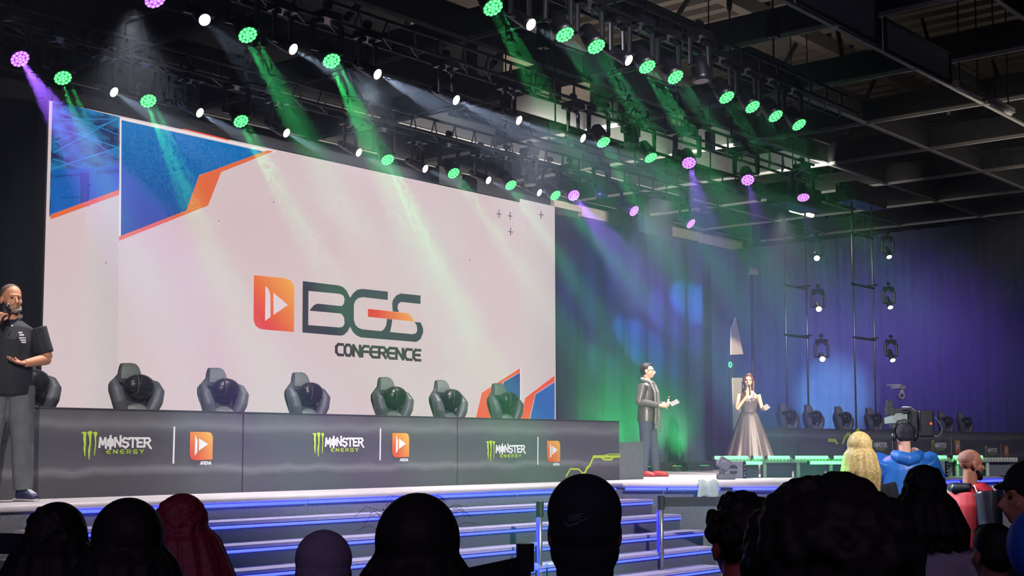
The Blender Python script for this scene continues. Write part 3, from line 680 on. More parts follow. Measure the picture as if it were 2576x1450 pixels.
KIND = {'g': ('wash_lit', .085, [LENSG, LENSG2]), 'p': ('purple', .088, [LENSP, LENSP2]), 'w': ('spot', .055, [LENSW, LENSW]), 'd': ('off', .085, [mat('dark_lens', (20, 20, 24), .1), BLK]), 't': ('spot', .062, [LENSW, LENSW])}
CACHE = {}
HB = mat('fixture_housing', (20, 20, 25), .4, noise=.1)
def fixture(code, P, axis, label, group, pan=None, lampdef=None, topz=None, name=None):
    """P: lens centre, axis: beam direction"""
    axis = Vector(axis).normalized(); kind, R, lm = KIND[code]
    piv = Vector(P) - axis * .153
    if code not in CACHE:
        hd, ln, yk, bs, cl = make_head(kind, R); CACHE[code] = {}
        for nme, m_, mm_ in (('head', hd, HB), ('lens', ln, lm), ('yoke', yk, HB), ('base', bs, HB), ('clamp', cl, BLKM)):
            o = obj(nme, m_, mm_, smooth=(nme in ('head',)), fix=nme != 'lens'); CACHE[code][nme] = o.data; bpy.data.objects.remove(o)
    t = thing(name or {'g': 'wash_light', 'p': 'wash_light', 'w': 'spotlight', 'd': 'wash_light', 't': 'moving_head_light'}[code], label, 'stage light', piv, 0, group)
    def ch(n, par, rot=None, loc=None):
        o = bpy.data.objects.new(n, CACHE[code][n]); COL.objects.link(o); o.parent = par
        if rot: o.rotation_euler = rot
        if loc: o.location = loc
        return o
    e = axis.to_track_quat('-Z', 'Y').to_euler(); panz = math.atan2(axis.y, axis.x) + math.pi / 2
    ch('base', t, (0, 0, TH)); ch('yoke', t, (0, 0, panz)); ch('clamp', t, (0, 0, TH)); h = ch('head', t, e); ch('lens', h)
    if lampdef:
        en, colr, ang, rad = lampdef
        if code == 'g':      # three narrow pencils, as the ring of lenses throws
            for q in range(3):
                a_ = q * 2.094 + .5; lamp('SPOT', 'lamp', (R * .62 * math.cos(a_), R * .62 * math.sin(a_), -.17), en / 3, colr, h, spot=ang, blend=.3, size=rad)
        else: lamp('SPOT', 'lamp', (0, 0, -.17), en, colr, h, spot=ang, blend=.35, size=rad)
    return t
def beam_axis(x, y, P, ang, dx, dy):
    """direction leaning 'ang' degrees away from the line to the audience camera, towards the given slope"""
    P = Vector(P); to = (O - P).normalized()
    Q = at_y(x + dx, y + dy, P.y) - P; Q = (Q - to * Q.dot(to)).normalized()
    return to * math.cos(math.radians(ang)) + Q * math.sin(math.radians(ang))
GRN, PUR, WHI, BLU = (.05, 1, .18), (.45, .15, 1), (.75, .85, 1), (.2, .45, 1)
EG, EP, EW = 16000, 9000, 2300
rows = {
 'bottom': [('p', 50, 148, 42, 60, 90, 1.3), ('g', 158, 196, 40, 60, 150, .6), ('w', 287, 232, 50, 100, 62, 1), ('g', 373, 254, 40, 80, 190, 1.2), ('w', 503, 284, 50, 100, 56, 1), ('g', 606, 305, 42, 60, 105, 1.2), ('w', 721, 335, 52, 100, 52, 1),
   ('w', 903, 384, 54, 100, 50, .8), ('g', 975, 402, 45, 60, 120, 1.2), ('w', 1070, 425, 54, 100, 45, .8), ('g', 1141, 436, 47, 70, 100, 1), ('w', 1229, 454, 54, 100, 45, .6), ('g', 1285, 466, 50, 60, 90, 1), ('d', 1335, 466, 20, 10, 60, 0), ('w', 1357, 485, 58, 100, 45, .4), ('g', 1397, 492, 52, 80, 90, 1),
   ('p', 1443, 492, 38, 60, 80, .7), ('d', 1513, 497, 20, 10, 60, 0), ('p', 1595, 531, 52, 80, 60, .15), ('p', 1738, 563, 60, 80, 70, .15)],
 'middle': [('p', 390, -2, 45, 50, 90, 0), ('w', 515, 50, 30, 60, 60, .15), ('g', 623, 88, 42, 55, 100, .9), ('w', 738, 124, 50, 100, 55, 1), ('g', 834, 153, 42, 85, 180, 1.6), ('w', 950, 187, 50, 100, 52, 1.8), ('w', 1148, 252, 54, 100, 48, 1.4), ('w', 1306, 303, 58, 100, 45, 1), ('w', 1467, 348, 60, 100, 45, .7),
   ('g', 1518, 358, 52, 60, 110, 1.0), ('d', 1590, 366, 20, 10, 60, 0), ('g', 1637, 397, 55, 60, 100, .5)],
 'top': [('g', 1240, 19, 45, 50, 90, .7), ('w', 1336, 62, 48, 100, 60, .5), ('g', 1421, 87, 50, 40, 70, .6), ('g', 1500, 117, 50, 110, 180, .9), ('w', 1582, 152, 58, 100, 55, .3), ('g', 1628, 168, 52, 100, 170, 1.1), ('g', 1699, 194, 52, 90, 120, .4), ('d', 1765, 205, 20, 10, 60, 0), ('g', 1828, 245, 55, 70, 110, .4),
   ('g', 1893, 269, 55, 80, 110, .3), ('g', 1951, 292, 56, 80, 110, .3), ('g', 2010, 314, 57, 80, 110, .2)],
 'side': [('p', 1733, 410, 35, 20, 80, .35), ('p', 1881, 453, 35, 20, 80, .12), ('p', 2021, 497, 50, 10, 60, .08)],
}
CN = {'g': 'green', 'p': 'purple', 'w': 'small white', 'd': 'unlit black'}
RN = {'bottom': 'on the truss just above the screen', 'middle': 'on the middle truss', 'top': 'on the upper right truss', 'side': 'on the short right truss'}
for rn, lst in rows.items():
    cnt = {}; tot = {}
    for it in lst: tot[it[0]] = tot.get(it[0], 0) + 1
    for code, x, y, ang, dx, dy, k in lst:
        i = cnt.get(code, 0); cnt[code] = i + 1
        P = on_z(x, y, 5.4)
        ax = beam_axis(x, y, P, ang, dx, dy) if code != 'd' else Vector((.1, -.1, -1))
        ld = None
        if k and code == 'g': ld = (EG * k, GRN, 8, .012)
        elif k and code == 'p': ld = (EP * k, PUR, 18, .02)
        elif k and code == 'w': ld = (EW * k, WHI, 17, .012)
        lab = '%s stage light %s, %s from the left' % (CN[code], RN[rn], ORD[i]) if tot[code] > 1 else '%s stage light %s, the only %s one there' % (CN[code], RN[rn], CN[code])
        fixture(code, P, ax, lab, '%s stage lights %s' % (CN[code], RN[rn]), lampdef=ld)
# ---- lighting towers at right
for k, (sa, sb, zt_, ys) in enumerate([(25.55, 26.5, 6.9, [(2055, 650), (2060, 778), (2069, 904)]), (28.8, 29.85, 7.4, [(2237, 647), (2240, 774), (2246, 907)])]):
    t = stage_thing('lighting_tower', 'slim ladder tower with three bright lamps, ' + ('the left of two' if k == 0 else 'the right of two'), 'tower', sa, 13.9, 1.2)
    for u in (0, sb - sa): obj('upright', MB().tube([(u, 0, 0), (u, 0, zt_ - 1.2)], .022, 8), ALU, t, smooth=True)
    for x, y in ys:
        v = on_p(x, y, 13.45); zz_ = v.z + .5 - 1.2; obj('crossbar', MB().tube([(-.05, 0, zz_), (sb - sa + .05, 0, zz_)], .03, 8).tube([((sb - sa) / 2, 0, zz_), ((sb - sa) / 2, -.35, zz_)], .02, 6), DKSTEEL, t)
    obj('foot_plate', MB().box((-.2, -.15, 0), (sb - sa + .2, .3, .03)), BLKM, t)
    hb = MB(); hb.box((-.3, -.25, zt_ - 1.25), (sb - sa + .3, .25, zt_ - .8)); obj('header', hb, BLKM, t)
    for j, (x, y) in enumerate(ys):
        P = on_p(x, y, 13.45)
        ax = beam_axis(x, y, P, 20 if k == 0 else 48, 30, 80)
        fixture('t', P, ax, 'moving head lamp on the %s lighting tower, %s' % ('left' if k == 0 else 'right', ['topmost', 'middle', 'lowest'][j]), 'bright lamps on the lighting towers', lampdef=(25, (.9, .9, 1), 18, .04))
# white robotic camera hanging from the right tower
v = on_p(2262, 992, 13.5); t = thing('robotic_camera', 'small white dome camera fixed upside down to the right lighting tower', 'camera', v, TH)
WP = mat('white_plastic', (205, 200, 205), .4)
obj('base', MB().box((-.22, -.1, .12), (.16, .1, .2)).box((-.02, -.05, .2), (.04, .3, .24)), WP, t, bevel=.01)
obj('arm', MB().tube([(.12, 0, .12), (.16, 0, 0), (.12, 0, -.12)], [.05, .06, .04], 10), WP, t, smooth=True)
c = obj('camera_head', MB().tube([(-.12, -.12, -.04), (.1, .02, -.04)], .075, 14), WP, t, smooth=True); obj('lens', MB().tube([(-.13, -.125, -.04), (-.14, -.135, -.04)], .04, 12), BLK, c)

# ---- coloured washes on the backdrop and haze
def wash(px, pz, p, tgt, en, col_, ang, sz_=.15, lab=None):
    a = on_p(px, pz, p); b = on_p(*tgt[:2], tgt[2]); lamp('SPOT', 'wash_lamp', a, en, col_, aim=b, spot=ang, blend=.9, size=sz_)
wash(1443, 505, 12.0, (1620, 850, 14.3), 1200, (.05, .35, 1), 45)
wash(1595, 545, 12.0, (1800, 800, 14.3), 900, (.1, .2, 1), 50)
wash(1443, 505, 11.6, (1700, 700, 14.3), 700, (.2, .1, 1), 50)
for x, y, dist, dz, en, c_, ang, bl in ((2092, 1010, 5.0, -1.0, 5000, (.3, .68, 1), 34, .8), (1955, 880, 6.5, -1.4, 2600, (.16, .42, 1), 62, 1), (2215, 905, 8, 2.5, 4500, (.42, .14, 1), 60, 1), (2350, 960, 8, 2.5, 2200, (.4, .16, 1), 60, 1)):
    tg = on_s(x, y, 37.9); lamp('SPOT', 'wash_lamp', tg - D1 * dist + NN * .3 + Vector((0, 0, dz)), en, c_, aim=tg, spot=ang, blend=bl, size=.1)
for x0, y0, x1, y1, c_, e_ in ((1446, 508, 1530, 930, (.03, .8, .3), 2200), (1446, 508, 1610, 860, (.04, .38, 1), 6000), (1450, 508, 1700, 800, (.22, .1, 1), 5000), (1600, 548, 1740, 760, (.04, .42, 1), 6000), (1600, 548, 1810, 770, (.16, .12, 1), 5000), (1742, 580, 1835, 740, (.06, .38, 1), 4500)):
    lamp('SPOT', 'wash_lamp', on_p(x0, y0, 12.4), e_, c_, aim=on_p(x1, y1, 14.3), spot=10, blend=.6, size=.02)
lamp('SPOT', 'wash_lamp', on_p(1890, 575, 11.5), 1500, (1, .88, .7), aim=on_p(1857, 940, 13.9), spot=16, blend=.5, size=.03)  # warm spot without a fixture, added to brighten the pale gap panels
# green uplights along the foot of the backdrop
for i, x in enumerate((1580, 1640, 1705, 1775)):
    v = on_p(x, 1150, 13.75); t = stage_thing('uplight', 'small floor uplight washing the backdrop foot green, %s from the left' % ORD[i], 'stage light', v.dot(D1), 13.75, 1.2, 'green uplights at the backdrop foot')
    obj('body', MB().box((-.14, -.08, 0), (.14, .06, .10)), BLK, t, bevel=.01)
    obj('lens', MB().box((-.12, 0.0, .10), (.12, .05, .105)), mat('uplight_lens', (60, 255, 100), emit=1.5), t)
    lamp('SPOT', 'lamp', (0, .05, .14), 170, (.03, 1, .15), t, spot=110, blend=1, size=.12).rotation_euler = (math.radians(180 - 24), 0, 0)

# ================================================================ green lit riser on the thrust
dE = (E3 - E2).normalized(); nE = Vector((dE.y, -dE.x, 0))       # nE points to the audience
A = on_z(1838, 1152, 1.50); B = on_z(2560, 1150, 1.50); dR = (B - A); dR.z = 0; LR = dR.length; dR.normalize(); aR = math.atan2(dR.y, dR.x)
t = thing('riser', 'low grey riser with ribbed edge in front of the far right desk', 'riser', (A.x, A.y, 1.2), aR)
obj('top_deck', MB().box((0, 0, .22), (LR, .5, .29)), mat('riser_deck', (120, 122, 118), .6), t)
rb = MB(); n = 90
for k in range(n):
    u = k * LR / n; rb.prism([(u, -.01, .285), (u + LR / n * .8, -.01, .285), (u + LR / n * .2, -.01, .235)], (0, .05, 0))
obj('ribbed_edge', rb, mat('rib', (150, 160, 140), .5), t)
for k in range(9):
    u = k * LR / 9; obj('skirt_panel', MB().box((u + .01, .12, 0), (u + LR / 9 - .04, .15, .22)), mat('skirt', (70, 74, 76), .8), t)
    obj('leg', MB().tube([(u + .03, .06, 0), (u + .03, .06, .22)], .03, 8), mat('riser_leg', (150, 152, 150), .5), t)
def gled(x0, x1, y, z, label, back_=.0):
    a, b = on_z(x0, y, z), on_z(x1, y, z)
    a = A + dR * ((a - A).dot(dR)); b = A + dR * ((b - A).dot(dR)); off_ = nR = Vector((dR.y, -dR.x, 0)) * (.03 - back_)
    q = thing('light_tube', label, 'light', (a.x + off_.x, a.y + off_.y, z), aR, 'green light tubes along the riser')
    l = (b - a).dot(dR); obj('tube', MB().tube([(0.01, 0, 0), (l - .01, 0, 0)], .024, 8), LEDG, q, smooth=True)
    obj('end_cap', MB().box((-.01, -.028, -.028), (.01, .028, .028)), BLK, q)
    lamp('AREA', 'lamp', (l / 2, -.03, 0), 1.2 * l, (.15, 1, .25), q, sx=l, sy=.04).rotation_euler = (math.radians(40), 0, 0)
xs = [1838, 1943, 1974, 2045, 2150, 2262, 2345, 2404, 2463, 2562]
for i in range(len(xs) - 1): gled(xs[i], xs[i + 1], 1153 - i * .2, 1.50, 'green light tube on the riser top edge, %s from the left' % ORD[i])
for i, (a, b) in enumerate(((1846, 1898), (2033, 2132), (2218, 2236), (2375, 2410), (2482, 2543))): gled(a, b, 1165, 1.42, 'short green light tube under the riser edge, %s from the left' % ORD[i], -.04)
# front fill loudspeakers
def frontfill(x, lab):
    v = on_z(x, 1153, 1.5); u = (v - A).dot(dR); q = A + dR * u + Vector((dR.y, -dR.x, 0)) * .14
    t = thing('loudspeaker', lab, 'loudspeaker', (q.x, q.y, 1.2), aR - .5 * (x < 2000), 'grey front fill loudspeakers')
    GB = mat('speaker_grey', (126, 138, 136), .6)
    bd = MB(); bd.prism([(-.13, -.12, 0), (.16, -.12, 0), (.16, -.12, .25), (.0, -.12, .25), (-.13, -.12, .2)], (0, .25, 0)); obj('cabinet', bd, GB, t, bevel=.008)
    vt = MB()
    for sg in (0, 1):
        pts = [(.02 + .06 * math.cos(a), -.124, .125 + (.018 if sg else -.018) + (1 if sg else -1) * .055 * math.sin(a)) for a in [j * math.pi / 10 for j in range(11)]]
        vt.prism(pts, (0, -.004, 0))
    obj('vent', vt, BLK, t)
    for sx_ in (-.15, .18):
        rg = MB(); rg.box((sx_ - .02, -.14, 0), (sx_ + .02, -.1, .24))
        r_o = obj('rigging_rail', rg, BLKM, t); bl = MB()
        for z in (.04, .09, .14, .19): bl.ball((sx_, -.145, z), .014, 8, 6)
        obj('rigging_pin', bl, ALU, r_o)
    return t
frontfill(1885, 'grey front fill loudspeaker at the left end of the riser'); frontfill(2395, 'grey front fill loudspeaker beside the bald man in the red vest'); frontfill(2507, 'green lit front fill loudspeaker at the right end of the riser')
# floor moving head left of the loudspeaker
v = on_z(1823, 1207, 1.2); t = thing('moving_head_light', 'grey floor moving head light left of the front fill loudspeaker', 'stage light', v, 0); t.scale = (.85, .85, .9)
GM = mat('grey_fixture', (96, 96, 104), .5)
obj('base', MB().box((-.12, -.12, 0), (.16, .12, .09)), GM, t, bevel=.01); obj('yoke', MB().tube([(-.04, 0, .09), (-.06, -.03, .17), (-.05, -.03, .26)], [(.05, .05), (.035, .03), (.05, .03)], 8), GM, t)
obj('head', MB().box((-.11, -.09, .15), (.09, .09, .33), M=Matrix.Translation((0, 0, .24)) @ Matrix.Rotation(math.radians(32), 4, 'Y') @ Matrix.Translation((0, 0, -.24))), GM, t, bevel=.02)
obj('handle', MB().tube([(-.06, -.1, .26), (-.04, -.1, .29), (0, -.1, .29), (.02, -.1, .26)], .012, 6), ALU, t)
# cloth draped over the deck edge
v = on_z(1790, 1215, 1.2); t = None
mb = MB(); n = 9
for i in range(n):
    for j in range(n):
        u, w = i / (n - 1), j / (n - 1); zz_ = 1.215 - max(0, w - .35) * .3 + .02 * math.sin(u * 9 + w * 5); yy = 17.33 - min(w, .4) * .5 - .01 * math.sin(u * 12)
        mb.v.append(Vector((v.x - .17 + .22 * u + .06 * w * (u - .4) - v.x - .03 * w, yy - v.y, zz_ - v.z)))
for i in range(n - 1):
    for j in range(n - 1): mb.f.append((i*n+j, (i+1)*n+j, (i+1)*n+j+1, i*n+j+1)); mb.m.append(0)
o = obj('towel', mb, mat('pale_cloth', (160, 172, 168), .9), fix=False, smooth=True, loc=v); o.modifiers.new('t', 'SOLIDIFY').thickness = .012
tagp(o, 'pale cloth draped over the stage edge beside the floor lamp', 'cloth')

# ================================================================ barrier posts and belts
def post(x, ytop, Y, lab, r=.026, m=ALU, head=.1):
    v = at_y(x, ytop, Y); t = thing('barrier_post', lab, 'post', (v.x, v.y, 0), 0, 'belt barrier posts')
    obj('pole', MB().tube([(0, 0, .02), (0, 0, v.z - .02)], r, 12), m, t, smooth=True); obj('base', MB().tube([(0, 0, 0), (0, 0, .02), (0, 0, .03)], [.17, .17, .05], 20), BLKM, t)
    obj('belt_head', MB().tube([(0, 0, v.z - .16), (0, 0, v.z)], r * 1.6, 12), BLK, t); return Vector((v.x, v.y, v.z))
a = post(1358, 1262, 14.0, 'silver barrier post in front of the stairs, left of the black cap'); b = post(1663, 1248, 15.6, 'silver barrier post in front of the stairs, right of the black cap')
g_ = post(1120, 1368, 7.2, 'barrier post hidden behind the head with flyaway hair', .033, BLK); h_ = post(170, 1352, 8.4, 'barrier post hidden behind the curly dark head at left', .03, BLK)
c = post(2515, 1219, 18.6, 'pale barrier post at far right behind the man in the red vest'); d = post(1321, 1368, 7.8, 'dark barrier post nearest the audience left of the black cap', .033, BLK)
e = post(2000, 1238, 15.9, 'barrier post hidden behind the big curly head'); f_ = post(-40, 1352, 8.6, 'barrier post at the left frame edge')
def belt(p, q, z0, z1, lab, h=.1):
    p, q = Vector(p), Vector(q); dd = q - p; o = MB().prism([(0, 0, 0), (dd.x, dd.y, z1 - z0), (dd.x, dd.y, z1 - z0 + h), (0, 0, h)], (.001, .004, 0))
    ob = obj('barrier_belt', o, mat('belt_black', (34, 35, 42), .8), loc=(p.x, p.y, z0)); tagp(ob, lab, 'belt', 'black barrier belts')
belt(b, e, .97, .97, 'black barrier belt stretched right from the post under the stage edge', .11)
belt(f_, h_, .99, .99, 'black barrier belt at the left frame edge behind the dark curly head', .13)
belt(d, g_, .84, .80, 'deep black barrier belt left of the black cap', .2)
belt(e, c, .93, .93, 'black barrier belt running to the far right post', .1)

# ================================================================ haze
hz = obj('haze', MB().box((1, 5.5, .02), (37.5, 14.05, 8.8)), None or BLK)
swrap(hz, 0, 0, 0); hz['kind'] = 'stuff'; hz['label'] = 'thin stage haze hanging in the light beams over the stage'; hz['category'] = 'haze'
hm = bpy.data.materials.new('haze_volume'); hm.use_nodes = True; nt_ = hm.node_tree; nt_.nodes.clear()
ou = nt_.nodes.new('ShaderNodeOutputMaterial'); vs_ = nt_.nodes.new('ShaderNodeVolumeScatter'); vs_.inputs['Density'].default_value = HAZE; vs_.inputs['Color'].default_value = (.72, .82, 1, 1); vs_.inputs['Anisotropy'].default_value = .5
nt_.links.new(vs_.outputs[0], ou.inputs['Volume']); hz.data.materials.clear(); hz.data.materials.append(hm)
# ================================================================ people
SKIN = mat('skin_light', (226, 172, 144), .5, noise=.05, spec=.3); SKIN2 = mat('skin_tan', (190, 132, 100), .5, noise=.05, spec=.3); SKIN3 = mat('skin_brown', (140, 92, 72), .55, noise=.05, spec=.3)
HAIRD = mat('hair_dark', (26, 20, 20), .6, noise=.2, nscale=80, spec=.2); HAIRB = mat('hair_brown', (88, 52, 36), .5, noise=.25, nscale=90)
def V(*a): return Vector(a)
def headmesh(mb, C, R, lips=True):
    T = Matrix.Translation(C) @ R.to_4x4()
    h = MB()
    h.ball((0, .012, .03), (.077, .097, .088), 20, 14); h.ball((0, -.022, -.03), (.061, .070, .085), 18, 12); h.ball((0, -.038, -.088), (.040, .042, .030))
    h.tube([(0, -.086, .008), (0, -.100, -.015), (0, -.112, -.038), (0, -.095, -.05)], [.007, .010, .014, .012], 8)
    h.tube([(-.045, -.07, .018), (-.02, -.084, .022), (.02, -.084, .022), (.045, -.07, .018)], .009, 8)
    h.tube([(-.026, -.074, -.066), (-.008, -.09, -.062), (.008, -.09, -.062), (.026, -.074, -.066)], [.005, .008, .008, .005], 8)
    h.tube([(-.02, -.074, -.076), (0, -.088, -.076), (.02, -.074, -.076)], [.004, .008, .004], 8)
    for s in (-1, 1): h.ball((s * .079, .014, -.014), (.011, .021, .033), 10, 8); h.ball((s * .045, -.055, -.03), (.02, .02, .022), 8, 6)
    h.xf(T); mb.add(h.v, h.f)
def on_head(mb, C, R): return mb.xf(Matrix.Translation(C) @ R.to_4x4())
def hair_short(h, top=.0, k=1.0):
    h.ball((0, .024, .044), (.082 * k, .096 * k, .086 * k + top), 20, 14); h.ball((0, .05, -.0), (.076 * k, .07 * k, .07 * k)); h.ball((0, -.035, .088), (.055, .05, .035))
def curls(h, c, r, n, a, b, lo=-1.2):
    for i in range(n):
        z = random.uniform(-.75, 1); t = random.uniform(0, 2 * math.pi); q = math.sqrt(1 - z * z); d = V(q * math.cos(t) * r[0], q * math.sin(t) * r[1], z * r[2])
        if d.y < -.35 * r[1] and d.z < .3 * r[2]: continue
        h.ball(V(*c) + d, random.uniform(a, b), 7, 5)
def hand(mb, Wr, f, pn, side, curl=(25, 25, 20), spread=.0, tl=1):
    f = f.normalized(); pn = (pn - f * pn.dot(f)).normalized(); lat = f.cross(pn) * side      # lat points to the thumb side
    mb.tube([Wr, Wr + f * .035, Wr + f * .088], [(.024, .016), (.036, .016), (.040, .012)], 12, ref=lat)
    for i, (o, L) in enumerate(((.030, .070), (.010, .078), (-.011, .073), (-.031, .058))):
        p = Wr + f * (.085 - .004 * abs(i - 1)) + lat * o; d = (f + lat * spread * (1.5 - i)).normalized(); pts = [p]; ang = 0
        for j, fr in enumerate((.42, .32, .26)):
            ang += math.radians(curl[j] * (1 + .08 * i)); dd = d * math.cos(ang) + pn * math.sin(ang); p = p + dd * L * fr; pts.append(p)
        mb.tube(pts, [.0095, .009, .0082, .0068], 8)
    p = Wr + f * .028 + lat * .026; d = (f * .62 + lat * .62 + pn * .45 * tl).normalized(); d2 = (f * .85 + lat * .15 + pn * .6 * tl).normalized()
    mb.tube([p, p + d * .034, p + d * .034 + d2 * .03], [.014, .0105, .0085], 8)
def arm(mb, S, E, Wr, r=(.052, .042, .038, .026)):
    mb.tube([S, S.lerp(E, .5), E], [r[0], r[0] * .92, r[1]], 12); mb.tube([E, E.lerp(Wr, .35), Wr], [r[1], r[2], r[3]], 12)
TOR = [(.88, .15, .105), (1.0, .145, .10), (1.12, .132, .093), (1.28, .152, .108), (1.38, .165, .10), (1.45, .10, .075), (1.49, .055, .055)]
def torso(mb, k=0, z0=.86, z1=1.46, fem=0, belly=0, flat=0):
    T = [(z, x - (.012 if fem and .95 < z < 1.25 else 0) - fem * .01, y + (belly if 1.0 <= z <= 1.28 else 0)) for z, x, y in TOR if z0 <= z <= z1]
    mb.tube([(0, -belly * .6 if 1 <= z <= 1.28 else 0, z) for z, x, y in T], [(x + k, y + k) for z, x, y in T], 22, ref=(1, 0, 0))
def legs(mb, k=0, feet=((-.1, 0), (.1, 0)), z0=.08, knee=0):
    for (fx, fy), s in zip(feet, (-1, 1)):
        mb.tube([(s * .085, 0, .93), (s * .09, 0, .8), (s * .1 + (fx - s * .1) * .5, fy * .5 - knee, .48), (s * .1 + (fx - s * .1) * .6, fy * .6, .4), (fx, fy + .01, z0)],
                [.088 + k, .082 + k, .056 + k, .058 + k, .038 + k * 1.3], 14)
def shoes(t, feet, m, sole, rots=(0, 0)):
    for (fx, fy), a in zip(feet, rots):
        M = Matrix.Translation((fx, fy, 0)) @ Matrix.Rotation(math.radians(a), 4, 'Z')
        b = MB(); b.tube([(0, .06, .05), (0, .0, .05), (0, -.08, .045), (0, -.15, .035), (0, -.185, .03)], [(.036, .045), (.042, .05), (.046, .042), (.044, .03), (.028, .02)], 14, ref=(1, 0, 0)); b.tube([(0, .015, .05), (0, .015, .12)], .045, 12); b.xf(M)
        o = organic('shoe', b, m, t, .008, 2)
        s = MB(); s.tube([(0, .095, .012), (0, .0, .012), (0, -.1, .012), (0, -.19, .012)], [(.035, .012), (.045, .012), (.05, .012), (.03, .012)], 12, ref=(1, 0, 0)); s.xf(M); obj('sole', s, sole, o)
def eyes(t, C, R, glasses=None):
    e = MB()
    for s in (-1, 1): e.ball((s * .030, -.0835, -.001), (.012, .008, .008), 10, 8)
    on_head(e, C, R); obj('eyes', e, mat('eye_dark', (40, 30, 28), .3), t, smooth=True)
    if glasses:
        g = MB()
        for s in (-1, 1):
            pts = [(s * .033 + .025 * math.cos(a), -.104 + .01 * abs(math.cos(a) if math.cos(a) * s > 0 else 0), -.003 + .018 * math.sin(a)) for a in [j * math.pi / 6 for j in range(13)]]
            g.tube(pts, .0022, 5, cap=False); g.tube([(s * .057, -.095, .004), (s * .08, -.03, .006), (s * .083, .02, -.002)], .0028, 5)
        g.tube([(-.009, -.107, 0), (.009, -.107, 0)], .002, 5); on_head(g, C, R); obj('glasses', g, glasses, t)
def rotm(yaw=0, pitch=0, roll=0): return (Matrix.Rotation(math.radians(yaw), 3, 'Z') @ Matrix.Rotation(math.radians(pitch), 3, 'X') @ Matrix.Rotation(math.radians(roll), 3, 'Y'))
HC = V(0, -.01, 1.633)

# ---------- man in a leather jacket, centre of the stage
v = on_z(1630, 1200, 1.2)
def person(label, loc, rot, H, name='person', group=None):
    t = thing(name, label, 'person', loc, math.radians(rot), group); t.scale = (H / 1.75,) * 3; return t
t = person('man in dark leather jacket, patterned scarf, jeans and red shoes standing sideways on stage', v, 64, 1.75)
R = rotm(14, -4)
feet = ((-.11, .02), (.10, -.10))
LS, LE, LW = V(.19, 0, 1.41), V(.25, .02, 1.15), V(.06, -.27, 1.10); RS, RE, RW = V(-.19, 0, 1.41), V(-.26, .04, 1.15), V(-.06, -.24, 1.09)
b = MB(); headmesh(b, HC, R); b.tube([(0, .012, 1.42), (0, .005, 1.58)], [.06, .052], 14); torso(b, -.01); legs(b, 0, feet)
arm(b, LS, LE, LW); arm(b, RS, RE, RW); hand(b, LW, V(-.3, -.8, .1), V(-.7, .2, .5), -1, (50, 55, 40)); hand(b, RW, V(.3, -.9, .05), V(.9, .3, .0), 1, (45, 50, 40))
organic('body', b, SKIN, t, .0065, 2)
eyes(t, HC, R, BLK)
h = MB(); hair_short(h, -.002, .985); h.tube([(-.04, -.06, .085), (.04, -.06, .09)], .02, 8); curls(h, (0, .024, .046), (.078, .092, .082), 150, .007, .012); on_head(h, HC, R); organic('hair', h, HAIRD, t, .007, 2)
LEA = mat('leather_jacket', (66, 62, 64), .42, noise=.2, nscale=14, bump=.25)
j = MB(); j.tube([(0, 0, .84), (0, 0, .95), (0, 0, 1.12), (0, -.005, 1.28), (0, 0, 1.39), (0, .01, 1.455)], [(.20, .15), (.195, .145), (.175, .13), (.18, .135), (.18, .12), (.10, .085)], 24, ref=(1, 0, 0))
for S, E_2, W_ in ((LS, LE, LW), (RS, RE, RW)): j.tube([S * 1.0, S.lerp(E_2, .5), E_2], [.075, .07, .062], 12); j.tube([E_2, E_2.lerp(W_, .9)], [.06, .046], 12); j.ball(E_2, .062)
jo = organic('jacket', j, LEA, t, .009, 2)
sv = MB()
for z in (1.02, 1.10, 1.18): sv.tube([V(-.185, -.04, z + .02), V(-.14, -.13, z)], .004, 5)
obj('seam', sv, BLK, jo)
sc = MB()
SCF = mat('scarf_print', (104, 100, 98), .8, noise=.55, nscale=70)
sc.tube([(.09, .05, 1.50), (0, .08, 1.52), (-.09, .05, 1.50), (-.09, -.05, 1.47), (0, -.085, 1.44), (.09, -.05, 1.47), (.09, .05, 1.50)], .032, 10)
for s, z1, dx in ((-1, .80, .02), (1, .70, -.01)):
    sc.tube([(s * .08, -.08, 1.46), (s * .075, -.15, 1.30), (s * .07, -.165, 1.1), (s * (.075 + dx), -.175, .95), (s * (.09 + dx), -.17, z1)], [(.035, .02), (.045, .018), (.045, .016), (.05, .014), (.045, .012)], 12, ref=(1, 0, 0))
sc = organic('scarf', sc, SCF, t, .008, 1)
fr = MB()
for s, z1 in ((-1, .80), (1, .70)):
    for k in range(7): fr.tube([(s * .09 + (k - 3) * .012, -.17, z1 + .01), (s * .09 + (k - 3) * .014, -.172, z1 - .06)], .003, 4)
obj('fringe', fr, SCF, sc)
obj('undershirt', MB().tube([(0, -.05, 1.0), (0, -.055, 1.2), (0, -.04, 1.4)], [(.08, .10), (.08, .095), (.06, .085)], 16, ref=(1, 0, 0)), mat('shirt_black', (28, 28, 30), .8), t, smooth=True)
tr = MB(); legs(tr, .022, feet, .09, .01); tr.ball((0, 0, .9), (.165, .12, .1)); organic('jeans', tr, mat('jeans_dark', (52, 58, 78), .8, noise=.25, nscale=12, bump=.2), t, .009, 2)
shoes(t, feet, mat('shoe_red', (190, 52, 58), .5), mat('sole_red', (150, 40, 46), .6), (-8, 12))
